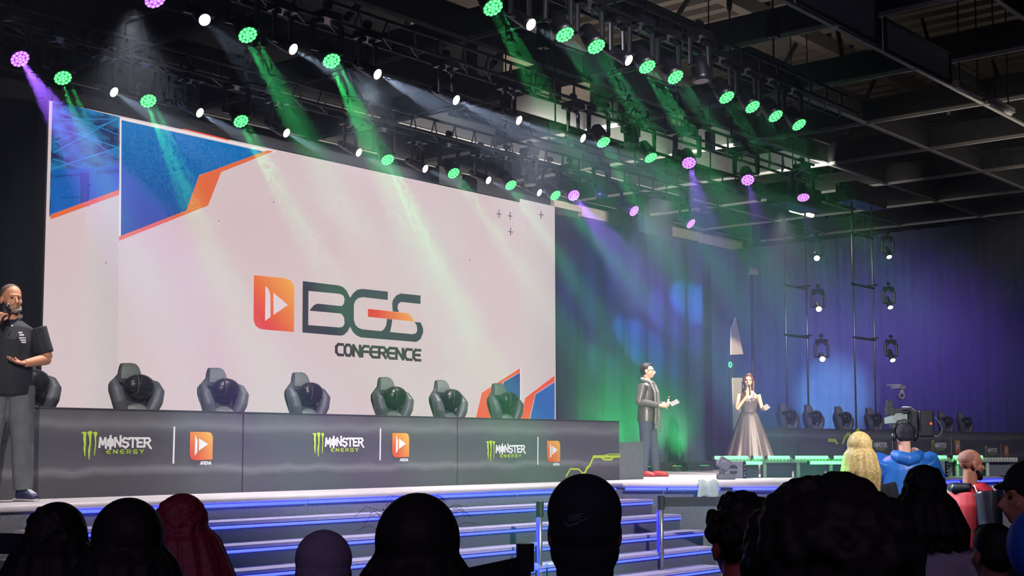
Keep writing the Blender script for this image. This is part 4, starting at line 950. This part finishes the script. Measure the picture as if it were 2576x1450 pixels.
def held(kind, label, t, Wp, d, m=None):
    """microphone or card held by figure t; Wp local point, d local direction"""
    M = Matrix.Translation(t.location) @ Matrix.Rotation(t.rotation_euler.z, 4, 'Z') @ Matrix.Diagonal((*t.scale, 1))
    p = M @ Wp; dw = (M.to_3x3() @ d).normalized()
    if kind == 'mic':
        o = thing('microphone', label, 'microphone', p, 0); obj('handle', MB().tube([-dw * .09, dw * .05, dw * .075], [.011, .015, .017], 12), m or BLK, o, smooth=True); obj('grille', MB().ball(dw * .095, .024, 12, 8), mat('mic_grille', (90, 90, 95), .4, .8), o, smooth=True)
    else:
        o = thing('cue_card', label, 'card', p, 0); n = dw.orthogonal().normalized(); l = dw.cross(n); obj('card', MB().prism([-dw * .06 - l * .045, dw * .07 - l * .045, dw * .07 + l * .045, -dw * .06 + l * .045], n * .003), m or mat('card_white', (225, 225, 228), .5), o)
        obj('clip', MB().tube([dw * .07 - l * .02, dw * .09, dw * .07 + l * .02], .003, 5), ALU, o)
held('mic', 'pale microphone held at waist height by the man in the leather jacket', t, V(.0, -.33, 1.12), V(.15, -.2, 1), mat('mic_beige', (200, 180, 170), .5))
held('card', 'white cue card held out by the man in the leather jacket', t, V(.02, -.43, 1.13), V(.1, -1, .45))

# ---------- woman in a gown
v = on_z(1886, 1192, 1.2)
t = person('woman in black strapped floor length gown speaking into a microphone on stage', v, -6, 1.72)
R = rotm(-4, 0, 3)
LS, LE, LW = V(.165, 0, 1.38), V(.23, .02, 1.13), V(.26, -.20, 1.11); RS, RE, RW = V(-.165, 0, 1.38), V(-.21, -.10, 1.13), V(-.045, -.215, 1.35)
feet = ((-.08, 0), (.08, -.03))
b = MB(); headmesh(b, HC, R); b.tube([(0, .012, 1.40), (0, .005, 1.58)], [.05, .043], 14); torso(b, -.014, fem=1); legs(b, -.005, feet, .05)
b.ball((-.06, -.085, 1.27), (.06, .045, .055)); b.ball((.06, -.085, 1.27), (.06, .045, .055))
arm(b, LS, LE, LW, (.042, .034, .031, .022)); arm(b, RS, RE, RW, (.042, .034, .031, .022)); hand(b, LW, V(.05, -.9, .1), V(0, .1, 1), 1, (20, 25, 20)); hand(b, RW, V(.3, -.1, .9), V(.5, .9, 0), -1, (60, 60, 40))
organic('body', b, SKIN, t, .0065, 2); eyes(t, HC, R, BLK)
h = MB(); hair_short(h, .0)
for s in (-1, 1):
    for k in range(4): h.tube([(s * .05, .02 + k * .02, .05), (s * (.088 + .002 * k), .03 + k * .02, -.03), (s * .09, .035 + .02 * k, -.14), (s * (.10 - .01 * k), .03 + .02 * k, -.24 + .01 * k)], [.03, .022, .022, .012], 8)
h.tube([(-.02, -.07, .085), (-.065, -.055, .04), (-.084, -.02, -.02)], [.012, .016, .016], 8); h.tube([(-.01, -.07, .088), (.06, -.058, .045), (.084, -.02, -.02)], [.012, .016, .016], 8)
on_head(h, HC, R); organic('hair', h, HAIRB, t, .007, 2)
GOWN = mat('gown_satin', (74, 66, 66), .45, noise=.08, nscale=8)
d = MB(); d.tube([(0, 0, .98), (0, 0, 1.08), (0, -.005, 1.17), (0, -.012, 1.26), (0, -.012, 1.295)], [(.145, .11), (.128, .10), (.14, .108), (.158, .128), (.155, .122)], 24, ref=(1, 0, 0)); d.ball((-.062, -.09, 1.275), (.065, .052, .055)); d.ball((.062, -.09, 1.275), (.065, .052, .055))
go = organic('bodice', d, GOWN, t, .008, 2)
sk = MB(); n = 108; zs = [1.07, 1.0, .9, .75, .55, .35, .15, .02]
for z in zs:
    u = (1.07 - z) / 1.05; r = .132 + .34 * u ** .9
    for k in range(n):
        a = 2 * math.pi * k / n; fo = 1 + u * (.07 * math.sin(a * 11 + .6) + .035 * math.sin(a * 23 + 1)); sk.v.append(V(r * fo * math.cos(a) * 1.02, r * fo * math.sin(a) * .85, z))
for i in range(len(zs) - 1):
    for k in range(n): sk.f.append((i*n+k, i*n+(k+1) % n, (i+1)*n+(k+1) % n, (i+1)*n+k)); sk.m.append(0)
so = obj('skirt', sk, GOWN, t, smooth=True, fix=False); so.modifiers.new('t', 'SOLIDIFY').thickness = .006
st_ = MB()
for s in (-1, 1): st_.tube([(s * .075, -.13, 1.31), (s * .085, -.085, 1.38), (s * .09, -.01, 1.435), (s * .085, .07, 1.38), (s * .07, .11, 1.30)], .005, 6)
obj('strap', st_, GOWN, go); shoes(t, feet, BLK, BLK)
held('mic', 'black microphone held to the mouth by the woman in the gown', t, V(.005, -.225, 1.445), V(-.05, .35, 1)); held('card', 'white cue card in the lowered hand of the woman in the gown', t, V(.27, -.33, 1.145), V(.5, -.7, .35))

# ---------- host at the left edge
v = on_z(14, 1262, 1.2)
t = person('man in black polo shirt and grey jeans holding a microphone at the left frame edge', v, 16, 1.86)
R = rotm(26, -2); feet = ((-.15, .02), (.13, -.02))
LS, LE, LW = V(.20, 0, 1.40), V(.285, .0, 1.15), V(.13, -.20, 1.10); RS, RE, RW = V(-.20, 0, 1.40), V(-.26, -.14, 1.17), V(-.09, -.22, 1.42)
b = MB(); headmesh(b, HC, R); b.tube([(0, .012, 1.40), (0, .005, 1.58)], [.066, .062], 14); torso(b, -.012, belly=.02); legs(b, .005, feet)
arm(b, LS, LE, LW, (.058, .048, .044, .03)); arm(b, RS, RE, RW, (.058, .048, .044, .03)); hand(b, LW, V(-.9, -.45, .12), V(0, -.15, 1), 1, (12, 18, 15)); hand(b, RW, V(.35, -.1, .8), V(.6, .7, 0), -1, (60, 60, 40))
organic('body', b, SKIN2, t, .006, 2); eyes(t, HC, R)
h = MB(); h.ball((0, .024, .050), (.0805, .092, .078), 18, 12); h.ball((0, .04, .01), (.0805, .075, .06)); on_head(h, HC, R); organic('hair', h, mat('hair_grey_brown', (92, 72, 66), .8, noise=.3, nscale=90), t, .007, 2)
h = MB(); h.tube([(-.06, -.02, -.06), (-.045, -.06, -.095), (0, -.082, -.108), (.045, -.06, -.095), (.06, -.02, -.06)], [.014, .018, .02, .018, .014], 8); h.tube([(-.032, -.078, -.062), (-.015, -.096, -.05), (.015, -.096, -.05), (.032, -.078, -.062)], .006, 6); on_head(h, HC, R); organic('beard', h, mat('beard_grey', (120, 108, 102), .8, noise=.3, nscale=90), t, .006, 1)
POLO = mat('polo_black', (24, 26, 34), .8, noise=.1)
d = MB(); d.tube([(0, -.02, .86), (0, -.03, 1.0), (0, -.03, 1.12), (0, -.02, 1.28), (0, 0, 1.39), (0, .008, 1.455)], [(.178, .142), (.182, .15), (.178, .15), (.185, .145), (.18, .12), (.09, .08)], 24, ref=(1, 0, 0))
for S, E_2 in ((LS, LE), (RS, RE)): d.tube([S, S.lerp(E_2, .45), S.lerp(E_2, .82)], [.078, .072, .070], 14)
po = organic('polo_shirt', d, POLO, t, .008, 2)
cl_ = MB(); cl_.tube([(.075, .03, 1.50), (0, .06, 1.51), (-.075, .03, 1.50), (-.07, -.04, 1.47), (0, -.09, 1.42)], .014, 8); cl_.tube([(.075, .03, 1.50), (.07, -.04, 1.47), (0, -.09, 1.42)], .014, 8); obj('collar', cl_, POLO, po, smooth=True)
bd = MB()
for (x, z, w, hh) in ((.085, 1.345, .03, .012), (.095, 1.325, .035, .014), (.10, 1.303, .05, .01), (.105, 1.285, .045, .01), (.112, 1.268, .035, .01)): bd.box((x - w / 2, -.162 + (x - .05) * .25, z), (x + w / 2, -.15 + (x - .05) * .25, z + hh))
obj('chest_print', bd, WPR, po)
obj('lapel_pin', MB().ball((.02, -.135, 1.405), .008, 8, 6), WPR, po)
tr = MB(); legs(tr, .03, feet, .09, .0); tr.ball((0, -.01, .9), (.175, .13, .1)); organic('jeans', tr, mat('jeans_grey', (92, 98, 100), .85, noise=.22, nscale=10, bump=.25), t, .009, 2)
shoes(t, feet, mat('shoe_navy', (34, 38, 72), .6, noise=.3, nscale=50), mat('sole_white', (215, 210, 210), .6), (-30, 38))
lc = MB()
for k in range(5): lc.tube([(.13 + .03 - .0 + .01 * k, -.06 - .022 * k, .105 - .01 * k), (.13 + .07 + .01 * k, -.03 - .022 * k, .085 - .006 * k)], .005, 5)
obj('laces', lc, WPR, t)
held('mic', 'black microphone held to the mouth by the man in the black polo', t, V(-.035, -.235, 1.475), V(.25, .3, 1))

# ---------- audience and crew
def crowd(label, x, ytop, Y, rot, hair, top, skin=SKIN3, hy=0, voxel=.008, arms=True, hmat=HAIRD, k=None, extra=None, bulk=0):
    """standing figure whose crown is seen at pixel (x, ytop) at distance Y"""
    p = at_y(x, ytop, Y); H = p.z / 1.005 if k is None else k; z0 = p.z - H * 1.005
    t = person(label, V(p.x, p.y, max(0, z0)), rot, H); R = rotm(hy)
    LS, LE, LW = V(.19, 0, 1.40), V(.25, .03, 1.14), V(.24, -.06, .90); RS, RE, RW = V(-.19, 0, 1.40), V(-.25, .03, 1.14), V(-.24, -.06, .90)
    if extra and 'arms' in extra: LS, LE, LW, RS, RE, RW = extra['arms']
    b = MB(); headmesh(b, HC, R); b.tube([(0, .012, 1.40), (0, .005, 1.58)], [.062, .054], 14); torso(b, -.01); legs(b)
    for S, E_2, W_, sd in ((LS, LE, LW, -1), (RS, RE, RW, 1)): arm(b, S, E_2, W_); hand(b, W_, (W_ - E_2), V(-sd * -.9, -.2, 0), sd, (30, 30, 20))
    organic('body', b, skin, t, voxel, 2)
    h = MB(); hair(h); on_head(h, HC, R); ho = organic('hair', h, hmat, t, extra.get('hv', .006) if extra else .006, 1)
    d = MB(); q = bulk
    d.tube([(0, 0, .84), (0, 0, 1.0), (0, 0, 1.15), (0, 0, 1.3), (0, 0, 1.39), (0, .01, 1.46)], [(.18 + q, .14 + q), (.18 + q, .135 + q), (.175 + q, .13 + q), (.185 + q, .135 + q), (.185 + q, .12 + q), (.085, .08)], 22, ref=(1, 0, 0))
    for S, E_2, W_ in ((LS, LE, LW), (RS, RE, RW)): d.tube([S, S.lerp(E_2, .5), E_2, E_2.lerp(W_, .85)], [.078 + q, .07 + q, .06 + q, .045 + q * .5], 12); d.ball(E_2, .06 + q)
    so = organic('jacket' if bulk else 'shirt', d, top, t, .011, 2)
    tr = MB(); legs(tr, .022); tr.ball((0, 0, .9), (.165, .12, .1)); organic('trousers', tr, mat('trousers_black', (30, 30, 36), .8), t, .012, 1); shoes(t, ((-.1, 0), (.1, 0)), BLK, BLK)
    return t, R, so, ho
DARK = mat('dark_clothes', (24, 24, 30), .9, noise=.15); DARK2 = mat('charcoal_clothes', (38, 38, 44), .9, noise=.15)
def h_curly(n=260, r=(.098, .11, .10), a=.010, b_=.020, c=(0, .02, .045)):
    def f(h): h.ball(c, tuple(v * .92 for v in r), 18, 12); curls(h, c, r, n, a, b_)
    return f
def h_long(w=.02, L=.34, curly=0):
    def f(h):
        hair_short(h, .006, 1.06)
        for k in range(9):
            a = math.radians(-20 + k * 27.5); x, y = math.cos(a), math.sin(a)
            h.tube([(x * .045, .03 + y * .04, .045), (x * (.080 + w * .3), .03 + y * .090, -.03), (x * (.092 + w), .04 + y * .10, -.15), (x * (.095 + w * 1.6), .04 + y * .11, -L)], [.02, .03 + w * .3, .036 + w * .5, .02], 9)
        if curly:
            for i in range(curly):
                a = math.radians(random.uniform(-25, 205)); z = random.uniform(-L, .12); rr = .088 * math.sqrt(max(0, 1 - (z / .145) ** 2)) if z > 0 else .088 + (w + .01) * min(1, -z * 4)
                h.ball((math.cos(a) * rr, .035 + math.sin(a) * rr * 1.05, z), random.uniform(.007, .014), 7, 5)
    return f
def h_cap(h):
    h.ball((0, .014, .04), (.090, .110, .092), 22, 14); h.ball((0, .03, .0), (.088, .092, .06))
A180 = 180
crowd('person with long dark curly hair seen from behind, leftmost in the audience', 150, 1275, 3.5, 175, h_long(.05, .42, 500), DARK)
crowd('person with long straight dark hair turned left in the audience, face in near profile', 318, 1267, 2.95, 218, h_long(.028, .34), DARK, voxel=.006)
crowd('person with long curly red dyed hair in the audience at left', 462, 1252, 4.0, 178, h_long(.045, .46, 900), DARK, hmat=mat('hair_red', (128, 30, 48), .6, noise=.3, nscale=60), extra={'hv': .005})
t, R, so, ho = crowd('person in pale lavender baseball cap low between the heads at left', 815, 1338, 3.5, 184, h_cap, DARK2, hmat=mat('cap_lavender', (128, 112, 136), .9, noise=.1), skin=SKIN3, k=1.44)
obj('cap_button', on_head(MB().ball((0, .014, .129), (.008, .008, .004), 8, 6), HC, R), mat('cap_lavender', (128, 112, 136)), ho); 
bz = MB(); bz.tube([(-.075, -.07, .0), (-.07, -.14, .0), (0, -.17, .01), (.07, -.14, .0), (.075, -.07, .0)], .006, 6); bz.ball((0, -.10, .005), (.075, .07, .008)); obj('brim', on_head(bz, HC, R), mat('cap_lavender', (128, 112, 136)), ho)
t, R, so, ho = crowd('person with dark hair and flyaway strands, large head left of centre', 1052, 1258, 2.45, 180, h_long(.012, .2), DARK)
fl = MB()
for i in range(46):
    a = random.uniform(0, math.pi); x = math.cos(a) * .08; r0 = V(x, .02 + random.uniform(-.05, .06), .05 + math.sin(a) * .075); dx = random.uniform(-.035, .035)
    fl.tube([r0, r0 + V(dx * .4 + x * .12, 0, .010), r0 + V(dx * .8 + x * .2, 0, random.uniform(.006, .018)), r0 + V(dx * 1.3 + x * .3, 0, random.uniform(-.01, .012))], .0004, 3)
obj('flyaway_strands', on_head(fl, HC, R), HAIRD, ho)
NCAP = mat('cap_black', (16, 16, 24), .85, noise=.1)
t, R, so, ho = crowd('person in black baseball cap with a small faint logo on the back, centre front', 1470, 1198, 2.95, 178, lambda h: (h_cap(h), h.ball((0, .02, -.05), (.084, .085, .075), 16, 10), h.ball((0, .03, -.1), (.07, .06, .05))), DARK, hmat=NCAP, voxel=.005)
# logo on the back of the cap: laid onto the crown surface
LG = mat('cap_logo_print', (74, 74, 84), .8, noise=.05)
sc_ = t.scale[0]; Cw = t.location + Matrix.Rotation(math.pi, 3, 'Z') @ (HC + V(0, .014, .04)) * sc_; rr = V(.092, .113, .094) * sc_
def on_cap(x, y):
    d = px_ray(x, y).normalized(); o = O - Cw; D = V(d.x / rr.x, d.y / rr.y, d.z / rr.z); OO = V(o.x / rr.x, o.y / rr.y, o.z / rr.z)
    a = D.dot(D); b = 2 * D.dot(OO); c = OO.dot(OO) - 1; q = b * b - 4 * a * c
    k = (-b - math.sqrt(max(q, 0))) / (2 * a); return (O + d * k - V(0, .002, 0))
Mi = (Matrix.Translation(t.location) @ Matrix.Rotation(t.rotation_euler.z, 4, 'Z') @ Matrix.Diagonal((sc_, sc_, sc_, 1))).inverted()
lg = MB(); mf = bil((1434, 1296), (1467, 1293), (1462, 1309), (1430, 1312))
for q in text_quads('NIKE', mf, 2.0, .12, .2): lg.add([Mi @ on_cap(*c) for c in q], [(0, 1, 2, 3)])
sw = [(1421, 1308), (1424, 1316), (1431, 1319), (1445, 1316), (1488, 1300), (1450, 1321), (1432, 1328), (1423, 1325), (1419, 1317)]
for a, b, c in ((0, 1, 8), (1, 7, 8), (1, 2, 7), (2, 6, 7), (2, 3, 6), (3, 5, 6), (3, 4, 5)): lg.add([Mi @ on_cap(*sw[i]) for i in (a, b, c)], [(0, 1, 2)])
obj('cap_logo', lg, LG, ho, fix=False)
crowd('person with curly black hair, smaller head left of the biggest head at right', 1862, 1262, 3.4, 178, h_curly(240, (.093, .1, .1)), DARK, skin=mat('skin_red_ear', (160, 70, 60), .5), hy=12)
crowd('person with big dark curly hair, the largest and nearest head at right', 2085, 1275, 1.85, 180, h_curly(420, (.118, .125, .115), .012, .024), DARK, voxel=.005)
crowd('person with long dark hair and pale grey top right of the largest head', 2322, 1178, 5.2, 172, h_long(.04, .22, 260), mat('top_pale_grey', (150, 144, 156), .85, noise=.08), skin=SKIN2, bulk=.03)
crowd('person with short dark hair and black coat low at the right edge', 2497, 1318, 4.4, 190, lambda h: hair_short(h), DARK, k=1.39)
t, R, so, ho = crowd('person in black beanie and dark jacket facing left at the right frame edge', 2585, 1172, 5.0, -84, lambda h: (h.ball((0, .02, .05), (.09, .108, .1), 20, 12), h.tube([(0, -.08, .045), (0, -.12, .035)], [(.06, .02), (.05, .008)], 10, ref=(1, 0, 0))), mat('jacket_dark_green', (40, 48, 46), .85), skin=SKIN2, hmat=mat('beanie_black', (14, 14, 18), .9), bulk=.02)
eyes(t, HC, R)
crowd('person in bright blue hooded jacket cut by the right frame edge', 2614, 1300, 4.0, 185, lambda h: (h.ball((0, .02, .02), (.12, .13, .14), 18, 12),), mat('jacket_blue', (30, 84, 190), .7, noise=.1), hmat=mat('jacket_blue', (30, 84, 190)), k=1.42, bulk=.03)
# blonde woman nearer the stage
t, R, so, ho = crowd('person with straight blonde hair, pink lit, standing before the riser', 2160, 1091, 9.6, 186, h_long(.012, .30), DARK2, skin=SKIN, hmat=mat('hair_blonde', (206, 178, 110), .55, noise=.35, nscale=60), voxel=.01)
# bald man in vest
PUF = mat('puffer_dark', (22, 22, 34), .35, noise=.2)
t, R, so, ho = crowd('bearded man with shaved head in red vest over black puffer jacket, facing right', 2440, 1129, 10.4, 112, lambda h: h.ball((0, .028, .04), (.0785, .086, .072), 16, 10), PUF, skin=SKIN3, hy=-12, hmat=mat('stubble', (118, 78, 64), .8), bulk=.035, voxel=.008)
h = MB(); h.tube([(-.055, -.01, -.05), (-.045, -.05, -.09), (0, -.075, -.115), (.045, -.05, -.09), (.055, -.01, -.05)], [.014, .022, .028, .022, .014], 8); h.tube([(-.03, -.076, -.06), (0, -.096, -.05), (.03, -.076, -.06)], .008, 6); organic('beard', on_head(h, HC, R), HAIRD, t, .007, 1); eyes(t, HC, R)
VEST = mat('vest_red', (178, 34, 44), .6, noise=.15, nscale=12)
d = MB(); d.tube([(0, 0, .95), (0, 0, 1.12), (0, 0, 1.3), (0, 0, 1.41), (0, .01, 1.47)], [(.225, .185), (.222, .182), (.235, .185), (.2, .17), (.12, .1)], 24, ref=(1, 0, 0)); vo = organic('vest', d, VEST, t, .011, 2)
pp = MB()
for s in (-1, 1): pp.tube([(s * .13, -.10, 1.455), (s * .19, -.12, 1.36), (s * .225, -.08, 1.2), (s * .225, -.06, 1.0)], .007, 6); pp.tube([(s * .13, .08, 1.46), (s * .195, .10, 1.38), (s * .225, .08, 1.2), (s * .225, .07, 1.0)], .007, 6)
obj('white_piping', pp, WPR, vo)
bg = MB(); bg.box((.08, -.21, 1.13), (.18, -.20, 1.27)); obj('badge', bg, WPR, vo)
rf = MB()
for k in range(4): rf.box((.06 + .035 * k, -.213, 1.30), (.085 + .035 * k, -.20, 1.325))
obj('reflective_lettering', rf, WPR, vo)
hd_ = MB(); hd_.tube([(-.12, .10, 1.44), (0, .15, 1.43), (.12, .10, 1.44)], [.04, .055, .04], 10); organic('hood', hd_, PUF, t, .011, 2)
# camera operator
JB = mat('rain_jacket_blue', (40, 110, 190), .45, noise=.12, nscale=6)
LS, LE, LW = V(.19, 0, 1.40), V(.27, -.12, 1.20), V(.20, -.34, 1.36); RS, RE, RW = V(-.19, 0, 1.40), V(-.30, -.10, 1.22), V(-.24, -.36, 1.42)
v0 = at_y(2274, 1062, 14.2)
t, R, so, ho = crowd('camera operator in blue rain jacket and black cap with headphones seen from behind', 2274, 1062, 14.2, 176, lambda h: (h.ball((0, .014, .035), (.088, .104, .092), 18, 12), h.ball((0, .03, -.01), (.084, .08, .06))), JB, skin=SKIN, hmat=mat('cap_dark', (34, 32, 40), .8), extra={'arms': (LS, LE, LW, RS, RE, RW)}, bulk=.045, voxel=.009)
g = MB(); g.tube([(-.10, .01, -.01), (-.1, .02, .06), (-.06, .02, .13), (0, .02, .145), (.06, .02, .13), (.1, .02, .06), (.10, .01, -.01)], .011, 8)
for s in (-1, 1): g.ball((s * .10, .01, -.02), (.025, .04, .045), 12, 8)
obj('headphones', on_head(g, HC, R), BLK, t, smooth=True)
hb = MB(); hb.tube([(-.13, .08, 1.45), (-.07, .15, 1.42), (.0, .17, 1.40), (.07, .15, 1.42), (.13, .08, 1.45)], [.045, .06, .065, .06, .045], 12); organic('hood', hb, JB, t, .011, 2)
q = at_y(2310, 1068, 14.7); q2 = thing('video_camera', 'black shoulder video camera with grey body and viewfinder carried by the camera operator', 'video camera', q, math.radians(0))
m_ = lambda x, y: ((x - 2310) / 3370 * 14.7, (1068 - y) / 3370 * 14.7)
def bx(x0, y0, x1, y1, d0, d1): a = m_(x0, y1); b = m_(x1, y0); return (a[0], d0, a[1]), (b[0], d1, b[1])
o = obj('battery_pack', MB().box(*bx(2300, 1034, 2336, 1100, -.2, .08)), BLK, q2, bevel=.015); obj('record_lamp', MB().ball((m_(2327, 1067)[0], -.21, m_(0, 1067)[1]), .014, 8, 6), mat('tally_orange', (255, 90, 30), emit=1.5), o)
GC = mat('camera_grey', (150, 158, 146), .5, noise=.2, nscale=14)
b1 = MB(); b1.prism([(m_(2247, 0)[0], 0, m_(0, 1066)[1]), (m_(2285, 0)[0], 0, m_(0, 1066)[1]), (m_(2284, 0)[0], 0, m_(0, 1036)[1]), (m_(2266, 0)[0], 0, m_(0, 1044)[1]), (m_(2246, 0)[0], 0, m_(0, 1050)[1])], (0, .35, 0)); obj('body', b1, GC, q2, bevel=.008)
obj('side_plate', MB().box(*bx(2285, 1036, 2301, 1106, -.12, .3)), BLK, q2, bevel=.008)
v1 = MB(); v1.box(*bx(2228, 1026, 2246, 1046, -.1, .04)); v1.box(*bx(2231, 1009, 2244, 1030, -.06, .03)); v1.box(*bx(2244, 1028, 2300, 1040, -.03, .03)); obj('viewfinder', v1, BLK, q2, bevel=.006)
obj('lens', MB().tube([(m_(2292, 0)[0], .3, 0), (m_(2292, 0)[0], .52, .0), (m_(2292, 0)[0], .6, 0)], [.055, .06, .075], 16), BLK, q2, smooth=True)
hd2 = MB(); hd2.tube([(m_(2270, 0)[0], .05, m_(0, 1036)[1]), (m_(2275, 0)[0], .05, m_(0, 1024)[1]), (m_(2295, 0)[0], .05, m_(0, 1024)[1]), (m_(2303, 0)[0], .05, m_(0, 1038)[1])], .012, 8); obj('handle', hd2, ALU, q2, smooth=True)
cb = MB(); cb.tube([(m_(x, y)[0], -.12, m_(x, y)[1]) for x, y in ((2334, 1049), (2345, 1052), (2356, 1066), (2361, 1080), (2357, 1094), (2346, 1099), (2335, 1094))], .006, 6); cb.tube([(m_(x, y)[0], -.1, m_(x, y)[1]) for x, y in ((2268, 1028), (2285, 1026), (2296, 1034), (2299, 1046))], .005, 6); obj('cable', cb, mat('cable_grey', (140, 150, 165), .5), q2, smooth=True)
